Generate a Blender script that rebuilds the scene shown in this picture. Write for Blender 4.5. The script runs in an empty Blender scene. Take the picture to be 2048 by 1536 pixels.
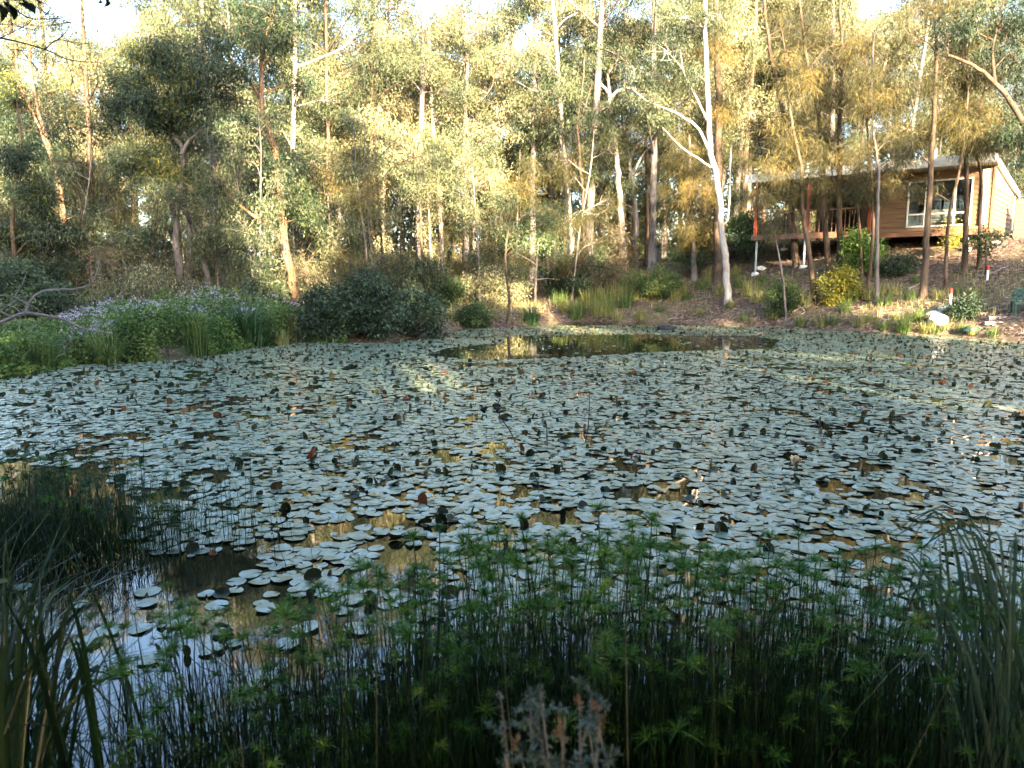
import bpy, math, random
import numpy as np
from mathutils import Vector
R = np.random.default_rng(7)
random.seed(7)
PI = math.pi
sc = bpy.context.scene
COL = sc.collection

# ------------------------------------------------------------------ camera
H = 1.75
F = 1500.0
PITCH = math.atan(208 / F)
cp, sp = math.cos(PITCH), math.sin(PITCH)

def ray(u, v):
    xc = (u - 1024) / F; yc = (768 - v) / F
    return np.array([xc, cp + yc * sp, -sp + yc * cp])

def at(u, v, Y):
    d = ray(u, v)
    return np.array([0, 0, H]) + d * (Y / d[1])

def on_z(u, v, z=0.0):
    d = ray(u, v)
    return np.array([0, 0, H]) + d * ((z - H) / d[2])

cam_d = bpy.data.cameras.new('camera')
cam = bpy.data.objects.new('camera', cam_d); COL.objects.link(cam)
cam.location = (0, 0, H); cam.rotation_euler = (PI / 2 - PITCH, 0, 0)
cam_d.sensor_width = 36; cam_d.lens = 36 * F / 2048
cam_d.clip_end = 2000; cam_d.clip_start = 0.02
cam_d.dof.use_dof = True; cam_d.dof.focus_distance = 5.5; cam_d.dof.aperture_fstop = 4.0
sc.camera = cam

# ------------------------------------------------------------------ light
SUN_EL = math.radians(15.0)
sun_h = np.array([0.27, -0.963])           # horizontal direction towards the sun
sun_h /= np.linalg.norm(sun_h)
tosun = np.array([sun_h[0] * math.cos(SUN_EL), sun_h[1] * math.cos(SUN_EL), math.sin(SUN_EL)])
w = bpy.data.worlds.new('World'); sc.world = w; w.use_nodes = True
nt = w.node_tree; bg = nt.nodes['Background']
sky = nt.nodes.new('ShaderNodeTexSky'); sky.sky_type = 'NISHITA'; sky.sun_disc = False
sky.sun_elevation = SUN_EL; sky.sun_rotation = math.atan2(tosun[0], tosun[1])
sky.air_density = 1.0; sky.dust_density = 2.0; sky.ozone_density = 1.5
nt.links.new(sky.outputs[0], bg.inputs[0]); bg.inputs[1].default_value = 0.105
sl = bpy.data.lights.new('sun', 'SUN'); sl.energy = 5.0; sl.angle = math.radians(0.6); sl.color = (1.0, 0.83, 0.57)
so = bpy.data.objects.new('sun', sl); COL.objects.link(so)
so.rotation_euler = Vector(tosun).to_track_quat('Z', 'Y').to_euler(); so.location = (20, -40, 40)
vs = sc.view_settings
vs.view_transform = 'Standard'; vs.look = 'None'; vs.gamma = 1; vs.use_curve_mapping = False
vs.exposure = 3.75
cy = sc.cycles
cy.use_denoising = True; cy.denoiser = 'OPENIMAGEDENOISE'; cy.denoising_input_passes = 'RGB_ALBEDO_NORMAL'; cy.denoising_prefilter = 'ACCURATE'
cy.max_bounces = 5; cy.diffuse_bounces = 2; cy.glossy_bounces = 3; cy.transmission_bounces = 3; cy.transparent_max_bounces = 6
cy.sample_clamp_indirect = 6; cy.caustics_reflective = False; cy.caustics_refractive = False

# ------------------------------------------------------------------ materials
def nmat(name):
    m = bpy.data.materials.new(name); m.use_nodes = True
    n = m.node_tree.nodes; p = n['Principled BSDF']
    return m, m.node_tree, n, p

def ramp(nt, n, stops):
    r = n.new('ShaderNodeValToRGB'); e = r.color_ramp.elements
    e[0].position = stops[0][0]; e[0].color = (*stops[0][1], 1)
    e[1].position = stops[-1][0]; e[1].color = (*stops[-1][1], 1)
    for q, c in stops[1:-1]:
        k = e.new(q); k.color = (*c, 1)
    return r

def leaf_mat(name, stops, transl=0.3, rough=0.5, spec=0.35, objvar=0.25):
    m, nt, n, p = nmat(name); L = nt.links
    a = n.new('ShaderNodeAttribute'); a.attribute_name = 'tint'
    oi = n.new('ShaderNodeObjectInfo')
    ma = n.new('ShaderNodeMath'); ma.operation = 'MULTIPLY_ADD'; ma.inputs[1].default_value = objvar; ma.inputs[2].default_value = -objvar / 2
    L.new(oi.outputs['Random'], ma.inputs[0])
    ad = n.new('ShaderNodeMath'); ad.operation = 'ADD'; ad.use_clamp = True
    L.new(a.outputs['Fac'], ad.inputs[0]); L.new(ma.outputs[0], ad.inputs[1])
    r = ramp(nt, n, stops); L.new(ad.outputs[0], r.inputs[0])
    L.new(r.outputs[0], p.inputs['Base Color'])
    p.inputs['Roughness'].default_value = rough; p.inputs['Specular IOR Level'].default_value = spec
    if transl > 0:
        t = n.new('ShaderNodeBsdfTranslucent'); L.new(r.outputs[0], t.inputs[0])
        mx = n.new('ShaderNodeMixShader'); mx.inputs[0].default_value = transl
        L.new(p.outputs[0], mx.inputs[1]); L.new(t.outputs[0], mx.inputs[2])
        L.new(mx.outputs[0], n['Material Output'].inputs[0])
    return m

def solid(name, col, rough=0.6, spec=0.4, noise=0.25, scale=6.0, stretch=(1, 1, 1), bump=0.0, metallic=0):
    m, nt, n, p = nmat(name); L = nt.links
    tc = n.new('ShaderNodeTexCoord'); mp = n.new('ShaderNodeMapping'); mp.inputs['Scale'].default_value = stretch
    L.new(tc.outputs['Object'], mp.inputs[0])
    nz = n.new('ShaderNodeTexNoise'); nz.inputs['Scale'].default_value = scale; nz.inputs['Detail'].default_value = 6
    L.new(mp.outputs[0], nz.inputs[0])
    c = np.array(col)
    r = ramp(nt, n, [(0.3, tuple(c * (1 - noise))), (0.7, tuple(np.minimum(c * (1 + noise), 1)))])
    L.new(nz.outputs[0], r.inputs[0]); L.new(r.outputs[0], p.inputs['Base Color'])
    p.inputs['Roughness'].default_value = rough; p.inputs['Specular IOR Level'].default_value = spec; p.inputs['Metallic'].default_value = metallic
    if bump:
        b = n.new('ShaderNodeBump'); b.inputs['Strength'].default_value = bump; b.inputs['Distance'].default_value = 0.02
        L.new(nz.outputs[0], b.inputs['Height']); L.new(b.outputs[0], p.inputs['Normal'])
    return m

def bark_mat(name, c1, c2, c3, patch=1.2):
    m, nt, n, p = nmat(name); L = nt.links
    tc = n.new('ShaderNodeTexCoord'); oi = n.new('ShaderNodeObjectInfo')
    va = n.new('ShaderNodeVectorMath'); va.operation = 'ADD'
    L.new(tc.outputs['Object'], va.inputs[0]); L.new(oi.outputs['Location'], va.inputs[1])
    mp = n.new('ShaderNodeMapping'); mp.inputs['Scale'].default_value = (9, 9, 1.2); L.new(va.outputs[0], mp.inputs[0])
    n1 = n.new('ShaderNodeTexNoise'); n1.inputs['Scale'].default_value = 2.2; n1.inputs['Detail'].default_value = 8; L.new(mp.outputs[0], n1.inputs[0])
    n2 = n.new('ShaderNodeTexNoise'); n2.inputs['Scale'].default_value = patch; n2.inputs['Detail'].default_value = 3; L.new(va.outputs[0], n2.inputs[0])
    r1 = ramp(nt, n, [(0.35, c1), (0.65, c2)]); L.new(n1.outputs[0], r1.inputs[0])
    r2 = ramp(nt, n, [(0.48, (0, 0, 0)), (0.6, (1, 1, 1))]); L.new(n2.outputs[0], r2.inputs[0])
    mx = n.new('ShaderNodeMix'); mx.data_type = 'RGBA'; mx.inputs[7].default_value = (*c3, 1)
    ml = n.new('ShaderNodeMath'); ml.operation = 'MULTIPLY'; ml.inputs[1].default_value = 0.6; L.new(r2.outputs[0], ml.inputs[0])
    L.new(ml.outputs[0], mx.inputs[0]); L.new(r1.outputs[0], mx.inputs[6]); L.new(mx.outputs[2], p.inputs['Base Color'])
    b = n.new('ShaderNodeBump'); b.inputs['Strength'].default_value = 0.5; b.inputs['Distance'].default_value = 0.02
    L.new(n1.outputs[0], b.inputs['Height']); L.new(b.outputs[0], p.inputs['Normal'])
    p.inputs['Roughness'].default_value = 0.8; p.inputs['Specular IOR Level'].default_value = 0.2
    return m

M = {}
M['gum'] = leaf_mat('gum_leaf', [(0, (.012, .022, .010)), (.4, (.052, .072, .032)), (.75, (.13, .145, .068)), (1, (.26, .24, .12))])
M['sungum'] = leaf_mat('sunlit_gum_leaf', [(0, (.025, .032, .014)), (.4, (.11, .115, .05)), (.75, (.26, .24, .12)), (1, (.44, .38, .22))])  # paler copy of the gum leaf, warm sunlight put into its colour
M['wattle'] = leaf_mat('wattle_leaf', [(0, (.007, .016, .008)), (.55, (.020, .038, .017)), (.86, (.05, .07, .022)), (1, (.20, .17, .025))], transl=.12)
M['soft'] = leaf_mat('soft_green_leaf', [(0, (.04, .07, .025)), (.5, (.09, .135, .05)), (1, (.18, .22, .09))], transl=.25)
M['casu'] = leaf_mat('casuarina_leaf', [(0, (.014, .015, .005)), (.5, (.055, .052, .015)), (.85, (.13, .10, .026)), (1, (.24, .165, .045))], transl=.25)
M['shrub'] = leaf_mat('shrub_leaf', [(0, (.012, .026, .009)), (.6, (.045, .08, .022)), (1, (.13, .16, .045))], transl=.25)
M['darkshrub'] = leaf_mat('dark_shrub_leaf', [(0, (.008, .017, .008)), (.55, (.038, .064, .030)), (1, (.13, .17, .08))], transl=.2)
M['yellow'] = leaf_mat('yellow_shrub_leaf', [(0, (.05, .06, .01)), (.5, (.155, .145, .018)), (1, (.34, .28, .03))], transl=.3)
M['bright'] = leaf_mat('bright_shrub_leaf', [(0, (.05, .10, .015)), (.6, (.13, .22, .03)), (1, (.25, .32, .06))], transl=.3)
M['brush'] = leaf_mat('dry_brush', [(0, (.03, .022, .014)), (.5, (.085, .066, .036)), (1, (.20, .16, .085))], transl=.15)
M['cover'] = leaf_mat('groundcover_leaf', [(0, (.018, .042, .010)), (.6, (.085, .145, .03)), (1, (.22, .27, .07))], transl=.3)
M['flower'] = leaf_mat('lilac_flower', [(0, (.26, .23, .36)), (1, (.48, .44, .56))], transl=.2)
M['grass'] = leaf_mat('grass_blade', [(0, (.025, .05, .012)), (.6, (.08, .13, .03)), (1, (.22, .23, .07))], transl=.25)
M['straw'] = leaf_mat('dry_grass_blade', [(0, (.08, .11, .025)), (.5, (.22, .22, .06)), (1, (.40, .33, .14))], transl=.25)
M['strap'] = leaf_mat('strap_leaf', [(0, (.015, .04, .014)), (.7, (.045, .095, .03)), (1, (.11, .15, .06))], transl=.2, rough=.35, spec=.5)
M['papyrus'] = leaf_mat('papyrus_ray', [(0, (.020, .066, .010)), (.6, (.066, .19, .022)), (1, (.24, .33, .045))], transl=.25)
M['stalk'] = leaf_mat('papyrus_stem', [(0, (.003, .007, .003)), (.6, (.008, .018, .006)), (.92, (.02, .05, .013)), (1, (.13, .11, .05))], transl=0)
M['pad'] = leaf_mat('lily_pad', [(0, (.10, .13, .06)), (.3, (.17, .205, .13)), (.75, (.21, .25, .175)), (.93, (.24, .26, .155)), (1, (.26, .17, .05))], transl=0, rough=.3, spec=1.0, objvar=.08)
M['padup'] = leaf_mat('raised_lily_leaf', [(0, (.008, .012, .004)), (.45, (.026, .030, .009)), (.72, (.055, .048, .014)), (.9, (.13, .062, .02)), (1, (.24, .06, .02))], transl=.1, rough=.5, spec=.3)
M['blueleaf'] = leaf_mat('grevillea_leaf', [(0, (.04, .08, .065)), (1, (.14, .21, .185))], transl=.1)
M['orangetip'] = leaf_mat('grevillea_tip', [(0, (.22, .085, .03)), (1, (.34, .19, .10))], transl=.2)
M['bark_grey'] = bark_mat('grey_bark', (.06, .05, .044), (.16, .13, .115), (.21, .175, .155))
M['bark_pale'] = bark_mat('pale_gum_bark', (.24, .19, .15), (.40, .33, .27), (.13, .10, .085))
M['bark_white'] = bark_mat('white_gum_bark', (.33, .29, .26), (.46, .41, .37), (.22, .18, .155), 2.2)
M['bark_brown'] = bark_mat('brown_bark', (.036, .024, .016), (.10, .066, .042), (.15, .10, .065))
M['bark_red'] = bark_mat('reddish_bark', (.12, .065, .035), (.30, .17, .09), (.20, .14, .10))
M['twig'] = solid('dead_twig', (.20, .165, .15), noise=.4, scale=20)
M['darktwig'] = solid('dark_twig', (.035, .025, .022), noise=.4, scale=20)
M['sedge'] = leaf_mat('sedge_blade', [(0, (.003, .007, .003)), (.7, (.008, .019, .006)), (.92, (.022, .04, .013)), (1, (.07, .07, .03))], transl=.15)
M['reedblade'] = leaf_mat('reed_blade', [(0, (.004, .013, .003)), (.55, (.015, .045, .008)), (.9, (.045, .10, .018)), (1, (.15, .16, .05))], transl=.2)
M['longgrass'] = leaf_mat('long_grass', [(0, (.03, .06, .03)), (.6, (.08, .14, .075)), (1, (.20, .27, .18))], transl=.2, rough=.35, spec=.5)
M['strapshade'] = leaf_mat('strap_leaf_shaded', [(0, (.006, .016, .005)), (.7, (.018, .045, .012)), (1, (.055, .09, .028))], transl=.15, rough=.35, spec=.5)  # darker copy of the strap leaf, near-bank shade put into its colour
M['darkleaf'] = leaf_mat('overhanging_leaf', [(0, (.01, .016, .01)), (1, (.025, .035, .016))], transl=.1)

# ------------------------------------------------------------------ mesh helpers
def mk(name, V, Q=None, T=None, mat=None, parent=None, tint=None, midx=None, smooth=False, loc=None):
    V = np.asarray(V, np.float32).reshape(-1, 3)
    Q = np.zeros((0, 4), np.int32) if Q is None else np.asarray(Q, np.int32).reshape(-1, 4)
    T = np.zeros((0, 3), np.int32) if T is None else np.asarray(T, np.int32).reshape(-1, 3)
    me = bpy.data.meshes.new(name)
    me.vertices.add(len(V)); me.vertices.foreach_set('co', V.ravel())
    nl = Q.size + T.size
    me.loops.add(nl); me.loops.foreach_set('vertex_index', np.concatenate([Q.ravel(), T.ravel()]))
    npoly = len(Q) + len(T)
    me.polygons.add(npoly)
    st = np.concatenate([np.arange(len(Q)) * 4, Q.size + np.arange(len(T)) * 3]).astype(np.int32)
    me.polygons.foreach_set('loop_start', st)
    if midx is not None: me.polygons.foreach_set('material_index', np.asarray(midx, np.int32))
    me.polygons.foreach_set('use_smooth', np.full(npoly, smooth, bool))
    me.update(calc_edges=True); me.validate()
    if tint is not None:
        a = me.attributes.new('tint', 'FLOAT', 'POINT'); a.data.foreach_set('value', np.asarray(tint, np.float32))
    for m_ in (mat if isinstance(mat, (list, tuple)) else [mat]):
        if m_ is not None: me.materials.append(m_)
    o = bpy.data.objects.new(name, me); COL.objects.link(o)
    if parent is not None: o.parent = parent
    if loc is not None: o.location = loc
    return o

class MB:
    """collects quads and triangles"""
    def __init__(s): s.v = []; s.q = []; s.t = []; s.tint = []; s.n = 0
    def add(s, V, Q=None, T=None, tint=0.5):
        V = np.asarray(V, float).reshape(-1, 3)
        if Q is not None and len(Q): s.q.append(np.asarray(Q, int) + s.n)
        if T is not None and len(T): s.t.append(np.asarray(T, int) + s.n)
        s.v.append(V); s.tint.append(np.broadcast_to(np.asarray(tint, float), (len(V),))); s.n += len(V)
        return s
    def box(s, x0, x1, y0, y1, z0, z1):
        V = [(x, y, z) for z in (z0, z1) for y in (y0, y1) for x in (x0, x1)]
        return s.add(V, [(0, 2, 3, 1), (4, 5, 7, 6), (0, 1, 5, 4), (2, 6, 7, 3), (0, 4, 6, 2), (1, 3, 7, 5)])
    def tube(s, P, r, sides=6, tint=0.5, cap=True):
        P = np.asarray(P, float); k = len(P)
        r = np.broadcast_to(np.asarray(r, float), (k,))
        d = np.gradient(P, axis=0); d /= np.linalg.norm(d, axis=1)[:, None] + 1e-9
        ref = np.array([0.31, 0.95, 0.05]) if abs(d[0][2]) > .7 else np.array([0., 0., 1.])
        a = np.cross(d, ref); a /= np.linalg.norm(a, axis=1)[:, None] + 1e-9
        b = np.cross(d, a)
        th = np.arange(sides) * 2 * PI / sides
        V = P[:, None] + r[:, None, None] * (np.cos(th)[None, :, None] * a[:, None] + np.sin(th)[None, :, None] * b[:, None])
        i = np.arange(k - 1)[:, None] * sides; j = np.arange(sides)[None]; j2 = (j + 1) % sides
        Q = np.stack([i + j, i + j2, i + sides + j2, i + sides + j], -1).reshape(-1, 4)
        T = []
        if cap:
            T = [(0, q, q + 1) for q in range(1, sides - 1)] + [((k - 1) * sides, (k - 1) * sides + q + 1, (k - 1) * sides + q) for q in range(1, sides - 1)]
        return s.add(V.reshape(-1, 3), Q, T, tint)
    def build(s, name, mat, parent=None, smooth=False, loc=None, midx=None):
        V = np.concatenate(s.v); Q = np.concatenate(s.q) if s.q else None; T = np.concatenate(s.t) if s.t else None
        return mk(name, V, Q, T, mat, parent, np.concatenate(s.tint), midx, smooth, loc)

def unit(a): return a / (np.linalg.norm(a, axis=-1, keepdims=True) + 1e-9)

def leaves(mb, P, D, L, W, tint, rng):
    """rhombic leaves at P pointing along D"""
    n = len(P); D = unit(D)
    S = unit(np.cross(D, unit(rng.normal(size=(n, 3)))))
    N = np.cross(D, S)
    L = np.broadcast_to(L, (n,))[:, None]; W = np.broadcast_to(W, (n,))[:, None]
    V = np.stack([P, P + D * L * .45 + S * W * .5 + N * W * .15, P + D * L, P + D * L * .45 - S * W * .5 + N * W * .15], 1).reshape(-1, 3)
    Q = np.arange(4 * n).reshape(n, 4)
    mb.add(V, Q, None, np.repeat(tint, 4))

def blades(mb, B, dirxy, Hh, lean, W, tint, seg=4):
    """arching blades rooted at B (n,3): height, lean outward, width"""
    n = len(B)
    d = np.concatenate([unit(dirxy), np.zeros((n, 1))], 1); s = np.stack([-d[:, 1], d[:, 0], np.zeros(n)], 1)
    t = np.linspace(0, 1, seg + 1)
    Hh = np.broadcast_to(Hh, (n,)); lean = np.broadcast_to(lean, (n,)); W = np.broadcast_to(W, (n,))
    zz = Hh[:, None] * (t[None] * 1.25 - .45 * lean[:, None] / (np.maximum(Hh, .01))[:, None] * t[None] ** 2.6)
    rr = lean[:, None] * t[None] ** 1.7
    P = B[:, None] + d[:, None] * rr[..., None]; P[..., 2] += zz
    ww = W[:, None] * (1 - t[None] ** 2.2 * .93) * .5
    A = P - s[:, None] * ww[..., None]; C = P + s[:, None] * ww[..., None]
    V = np.stack([A, C], 2).reshape(-1, 3)
    k = 2 * (seg + 1)
    q = np.array([(2 * i, 2 * i + 1, 2 * i + 3, 2 * i + 2) for i in range(seg)])
    Q = (np.arange(n)[:, None, None] * k + q[None]).reshape(-1, 4)
    mb.add(V, Q, None, np.repeat(tint, k))

def smooth_path(P, sub=4):
    P = np.asarray(P, float)
    if len(P) < 3: sub = max(sub, 3)
    E = np.vstack([2 * P[0] - P[1], P, 2 * P[-1] - P[-2]])
    out = []
    for i in range(1, len(E) - 2):
        for t in np.arange(sub) / sub:
            a, b, c, d = E[i - 1], E[i], E[i + 1], E[i + 2]
            out.append(.5 * ((2 * b) + (c - a) * t + (2 * a - 5 * b + 4 * c - d) * t * t + (3 * b - a - 3 * c + d) * t ** 3))
    out.append(P[-1])
    return np.array(out)

def thing(name, label, cat, loc=(0, 0, 0), rotz=0, group=None):
    o = bpy.data.objects.new(name, None); COL.objects.link(o); o.empty_display_size = .2
    o.location = loc; o.rotation_euler = (0, 0, rotz); o['label'] = label; o['category'] = cat
    if group: o['group'] = group
    return o

def tag(o, label, cat, group=None):
    o['label'] = label; o['category'] = cat
    if group: o['group'] = group
    return o

def stuff(o, label=None, cat=None):
    o['kind'] = 'stuff'
    if label: o['label'] = label; o['category'] = cat
    return o

KIDS = {}
def dup(root, loc, rotz, scale=1.0, label=None, group=None, tilt=(0, 0)):
    r = root.copy(); COL.objects.link(r); r.location = loc; r.rotation_euler = (tilt[0], tilt[1], rotz); r.scale = (scale,) * 3
    if label: r['label'] = label
    if group: r['group'] = group
    if root.name not in KIDS: KIDS[root.name] = list(root.children)
    for ch in KIDS[root.name]:
        c = ch.copy(); COL.objects.link(c); c.parent = r
    return r

# ------------------------------------------------------------------ terrain
far_px = [(-140, 775), (0, 757), (68, 745), (143, 728), (219, 726), (307, 721), (393, 714), (461, 701), (540, 690), (598, 684), (700, 685), (776, 684),
          (862, 673), (896, 663), (930, 656), (1016, 656), (1084, 651), (1135, 644), (1187, 641), (1255, 644), (1371, 644),
          (1420, 649), (1485, 653), (1655, 661), (1792, 668), (1895, 673), (1997, 680), (2048, 684), (2140, 692)]
POND = [on_z(u, v)[:2] for u, v in far_px]
POND += [np.array(p) for p in [(16.5, 17), (15.5, 12), (11, 7), (7, 3.6), (4.5, 2.3), (2.5, 1.75), (1, 1.6), (-.5, 1.6), (-1.4, 1.8), (-2.3, 2.2), (-3.6, 2.9), (-6, 4.3), (-9, 7), (-12, 11)]]
POND = np.array(POND)

def sdist(x, y):
    """signed distance to the pond outline, positive on land"""
    p = np.stack([np.asarray(x, float).ravel(), np.asarray(y, float).ravel()], 1)
    best = np.full(len(p), 1e9); inside = np.zeros(len(p), bool)
    n = len(POND)
    for i in range(n):
        a, b = POND[i], POND[(i + 1) % n]
        ab = b - a; t = np.clip(((p - a) @ ab) / (ab @ ab), 0, 1)
        best = np.minimum(best, np.hypot(*(p - a - t[:, None] * ab).T))
        c = (a[1] > p[:, 1]) != (b[1] > p[:, 1])
        xi = a[0] + (p[:, 1] - a[1]) / (b[1] - a[1] + 1e-12) * ab[0]
        inside ^= c & (p[:, 0] < xi)
    return np.where(inside, -best, best).reshape(np.shape(x))

def sstep(a, b, x):
    t = np.clip((x - a) / (b - a), 0, 1); return t * t * (3 - 2 * t)

def height(x, y):
    x = np.asarray(x, float); y = np.asarray(y, float)
    s = sdist(x, y)
    az = x / np.maximum(y, 4)
    k = np.interp(az, [-.6, -.3, -.1, .02, .15, .3, .45, .7], [.02, .03, .06, .11, .22, .37, .37, .35])
    far = sstep(6, 12, y)
    k = k * far + .05 * (1 - far)
    bump = .05 * np.sin(x * 1.3 + y * .7) * np.sin(y * 1.1 - x * .4) + .03 * np.sin(3.1 * x) * np.sin(2.7 * y + 1)
    out = .20 * sstep(0, .5, s) + k * np.minimum(np.maximum(s, 0), 9) + .06 * far * np.clip(s - 9, 0, 60) * sstep(-.4, .3, az) + bump * sstep(.3, 2, s)
    ins = -.7 * sstep(0, 1.6, -s)
    return np.where(s > 0, out, ins)

def gz(x, y): return float(height(np.array([x]), np.array([y]))[0])

def ground_px(u, v, lim=75):
    d = ray(u, v); t = np.arange(1.0, lim, .08)
    P = np.array([0, 0, H]) + d * t[:, None]
    h = np.maximum(height(P[:, 0], P[:, 1]), 0)
    k = np.argmax(P[:, 2] < h)
    if not (P[:, 2] < h).any(): k = np.argmin(np.abs(P[:, 1] - 42))
    p = P[k].copy(); p[2] = gz(p[0], p[1])
    return p

def make_ground():
    u = np.linspace(-1, 1, 341); gx = 38 * u + 560 * np.sign(u) * np.abs(u) ** 7
    q = np.linspace(0, 1, 380); gy = -22 + 82 * q + 500 * q ** 9
    gy = np.concatenate([[-600, -200, -80], gy])
    X, Y = np.meshgrid(gx, gy)
    Z = height(X, Y)
    nx = len(gx); ny = len(gy)
    i = np.arange(ny - 1)[:, None] * nx; j = np.arange(nx - 1)[None]
    Q = np.stack([i + j, i + j + 1, i + nx + j + 1, i + nx + j], -1).reshape(-1, 4)
    m, nt, n, p = nmat('leaf_litter'); L = nt.links
    tc = n.new('ShaderNodeTexCoord')
    v1 = n.new('ShaderNodeTexVoronoi'); v1.inputs['Scale'].default_value = 11; v1.inputs['Randomness'].default_value = 1
    mp = n.new('ShaderNodeMapping'); mp.inputs['Scale'].default_value = (1, 1.7, 1); mp.inputs['Rotation'].default_value = (0, 0, .6)
    L.new(tc.outputs['Object'], mp.inputs[0]); L.new(mp.outputs[0], v1.inputs['Vector'])
    sep = n.new('ShaderNodeSeparateColor'); L.new(v1.outputs['Color'], sep.inputs[0])
    r1 = ramp(nt, n, [(0, (.032, .021, .017)), (.35, (.078, .049, .036)), (.75, (.14, .09, .065)), (1, (.28, .20, .155))]); L.new(sep.outputs[0], r1.inputs[0])
    n2 = n.new('ShaderNodeTexNoise'); n2.inputs['Scale'].default_value = .7; n2.inputs['Detail'].default_value = 6; L.new(tc.outputs['Object'], n2.inputs[0])
    r2 = ramp(nt, n, [(.42, (0, 0, 0)), (.62, (1, 1, 1))]); L.new(n2.outputs[0], r2.inputs[0])
    n3 = n.new('ShaderNodeTexNoise'); n3.inputs['Scale'].default_value = 25; n3.inputs['Detail'].default_value = 4; L.new(tc.outputs['Object'], n3.inputs[0])
    r3 = ramp(nt, n, [(.3, (.05, .05, .02)), (.7, (.15, .13, .06))]); L.new(n3.outputs[0], r3.inputs[0])
    mx = n.new('ShaderNodeMix'); mx.data_type = 'RGBA'
    ml = n.new('ShaderNodeMath'); ml.operation = 'MULTIPLY'; ml.inputs[1].default_value = .55; L.new(r2.outputs[0], ml.inputs[0]); L.new(ml.outputs[0], mx.inputs[0])
    L.new(r1.outputs[0], mx.inputs[6]); L.new(r3.outputs[0], mx.inputs[7])
    L.new(mx.outputs[2], p.inputs['Base Color']); p.inputs['Roughness'].default_value = .9; p.inputs['Specular IOR Level'].default_value = .15
    b = n.new('ShaderNodeBump'); b.inputs['Strength'].default_value = .8; b.inputs['Distance'].default_value = .04
    L.new(sep.outputs[1], b.inputs['Height']); L.new(b.outputs[0], p.inputs['Normal'])
    o = mk('ground', np.stack([X, Y, Z], -1), Q, mat=m, smooth=True); o['kind'] = 'structure'
    # water
    m, nt, n, p = nmat('pond_water'); L = nt.links
    p.inputs['Base Color'].default_value = (.010, .011, .006, 1); p.inputs['Roughness'].default_value = .025; p.inputs['IOR'].default_value = 1.55
    tc = n.new('ShaderNodeTexCoord'); nz = n.new('ShaderNodeTexNoise'); nz.inputs['Scale'].default_value = 1.6; nz.inputs['Detail'].default_value = 2
    L.new(tc.outputs['Object'], nz.inputs[0])
    b = n.new('ShaderNodeBump'); b.inputs['Strength'].default_value = .05; b.inputs['Distance'].default_value = .02; L.new(nz.outputs[0], b.inputs['Height']); L.new(b.outputs[0], p.inputs['Normal'])
    lo = POND.min(0) - 1.5; hi = POND.max(0) + 1.5
    o = mk('water', [(lo[0], lo[1], 0), (hi[0], lo[1], 0), (hi[0], hi[1], 0), (lo[0], hi[1], 0)], [(0, 1, 2, 3)], mat=m); o['kind'] = 'structure'
make_ground()

# ------------------------------------------------------------------ lily pads
def in_poly(P, poly):
    poly = np.asarray(poly); ins = np.zeros(len(P), bool)
    for i in range(len(poly)):
        a, b = poly[i], poly[(i + 1) % len(poly)]
        c = (a[1] > P[:, 1]) != (b[1] > P[:, 1])
        ins ^= c & (P[:, 0] < a[0] + (P[:, 1] - a[1]) / (b[1] - a[1] + 1e-12) * (b[0] - a[0]))
    return ins

def vnoise(x, y, s, seed):
    r = np.random.default_rng(seed); G = r.random((256, 256))
    X = x / s + 500; Y = y / s + 500; xi = np.floor(X).astype(int); yi = np.floor(Y).astype(int)
    fx = X - xi; fy = Y - yi; fx = fx * fx * (3 - 2 * fx); fy = fy * fy * (3 - 2 * fy)
    g = lambda a, b: G[a % 256, b % 256]
    return (g(xi, yi) * (1 - fx) + g(xi + 1, yi) * fx) * (1 - fy) + (g(xi, yi + 1) * (1 - fx) + g(xi + 1, yi + 1) * fx) * fy

def pxw(l): return np.array([on_z(u, v)[:2] for u, v in l])

NR = 14
def pad_shape(rng, flat=True):
    """unit-radius lily pad with a notch: centre + rim"""
    th = np.linspace(.16, 2 * PI - .16, NR)
    r = 1 + .05 * np.sin(3 * th + rng.random() * 6) + rng.normal(0, .018, NR)
    z = .045 * np.sin(2 * th + rng.random() * 6) + rng.normal(0, .02, NR) + .02
    V = np.vstack([[.05, 0, 0], np.stack([r * np.cos(th), r * np.sin(th), z], 1)])
    T = np.array([(0, i, i + 1) for i in range(1, NR)])
    return V, T

def raised_shape(rng):
    """a leaf folded, curled or standing on edge out of the water"""
    th = np.linspace(.04, 2 * PI - .04, NR); rr = 1 + .06 * np.sin(2 * th + rng.random() * 6) + rng.normal(0, .03, NR)
    q = rng.random() * 6
    V = np.vstack([[.05, 0, 0], np.stack([rr * np.cos(th + q), rr * np.sin(th + q), rng.normal(0, .05, NR)], 1)])
    if rng.random() < .55:
        fold = rng.uniform(.7, 1.7); off = rng.uniform(-.6, .2)
        x = V[:, 0].copy() - off
        V[:, 0] = np.where(x > 0, off + x * math.cos(fold), V[:, 0])
        V[:, 2] = np.where(x > 0, x * math.sin(fold), .02) + .15 * V[:, 1] ** 2
    else:
        V[:, 1] *= rng.uniform(.55, .95)
        V[:, 2] = .35 * V[:, 1] ** 2
        a = rng.uniform(.8, 1.6); x, z = V[:, 0] + .55, V[:, 2]
        V[:, 0], V[:, 2] = x * math.cos(a) - z * math.sin(a), x * math.sin(a) + z * math.cos(a)
        V[:, 2] -= .1
    T = np.array([(0, i, i + 1) for i in range(1, NR)])
    return V, T

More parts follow.
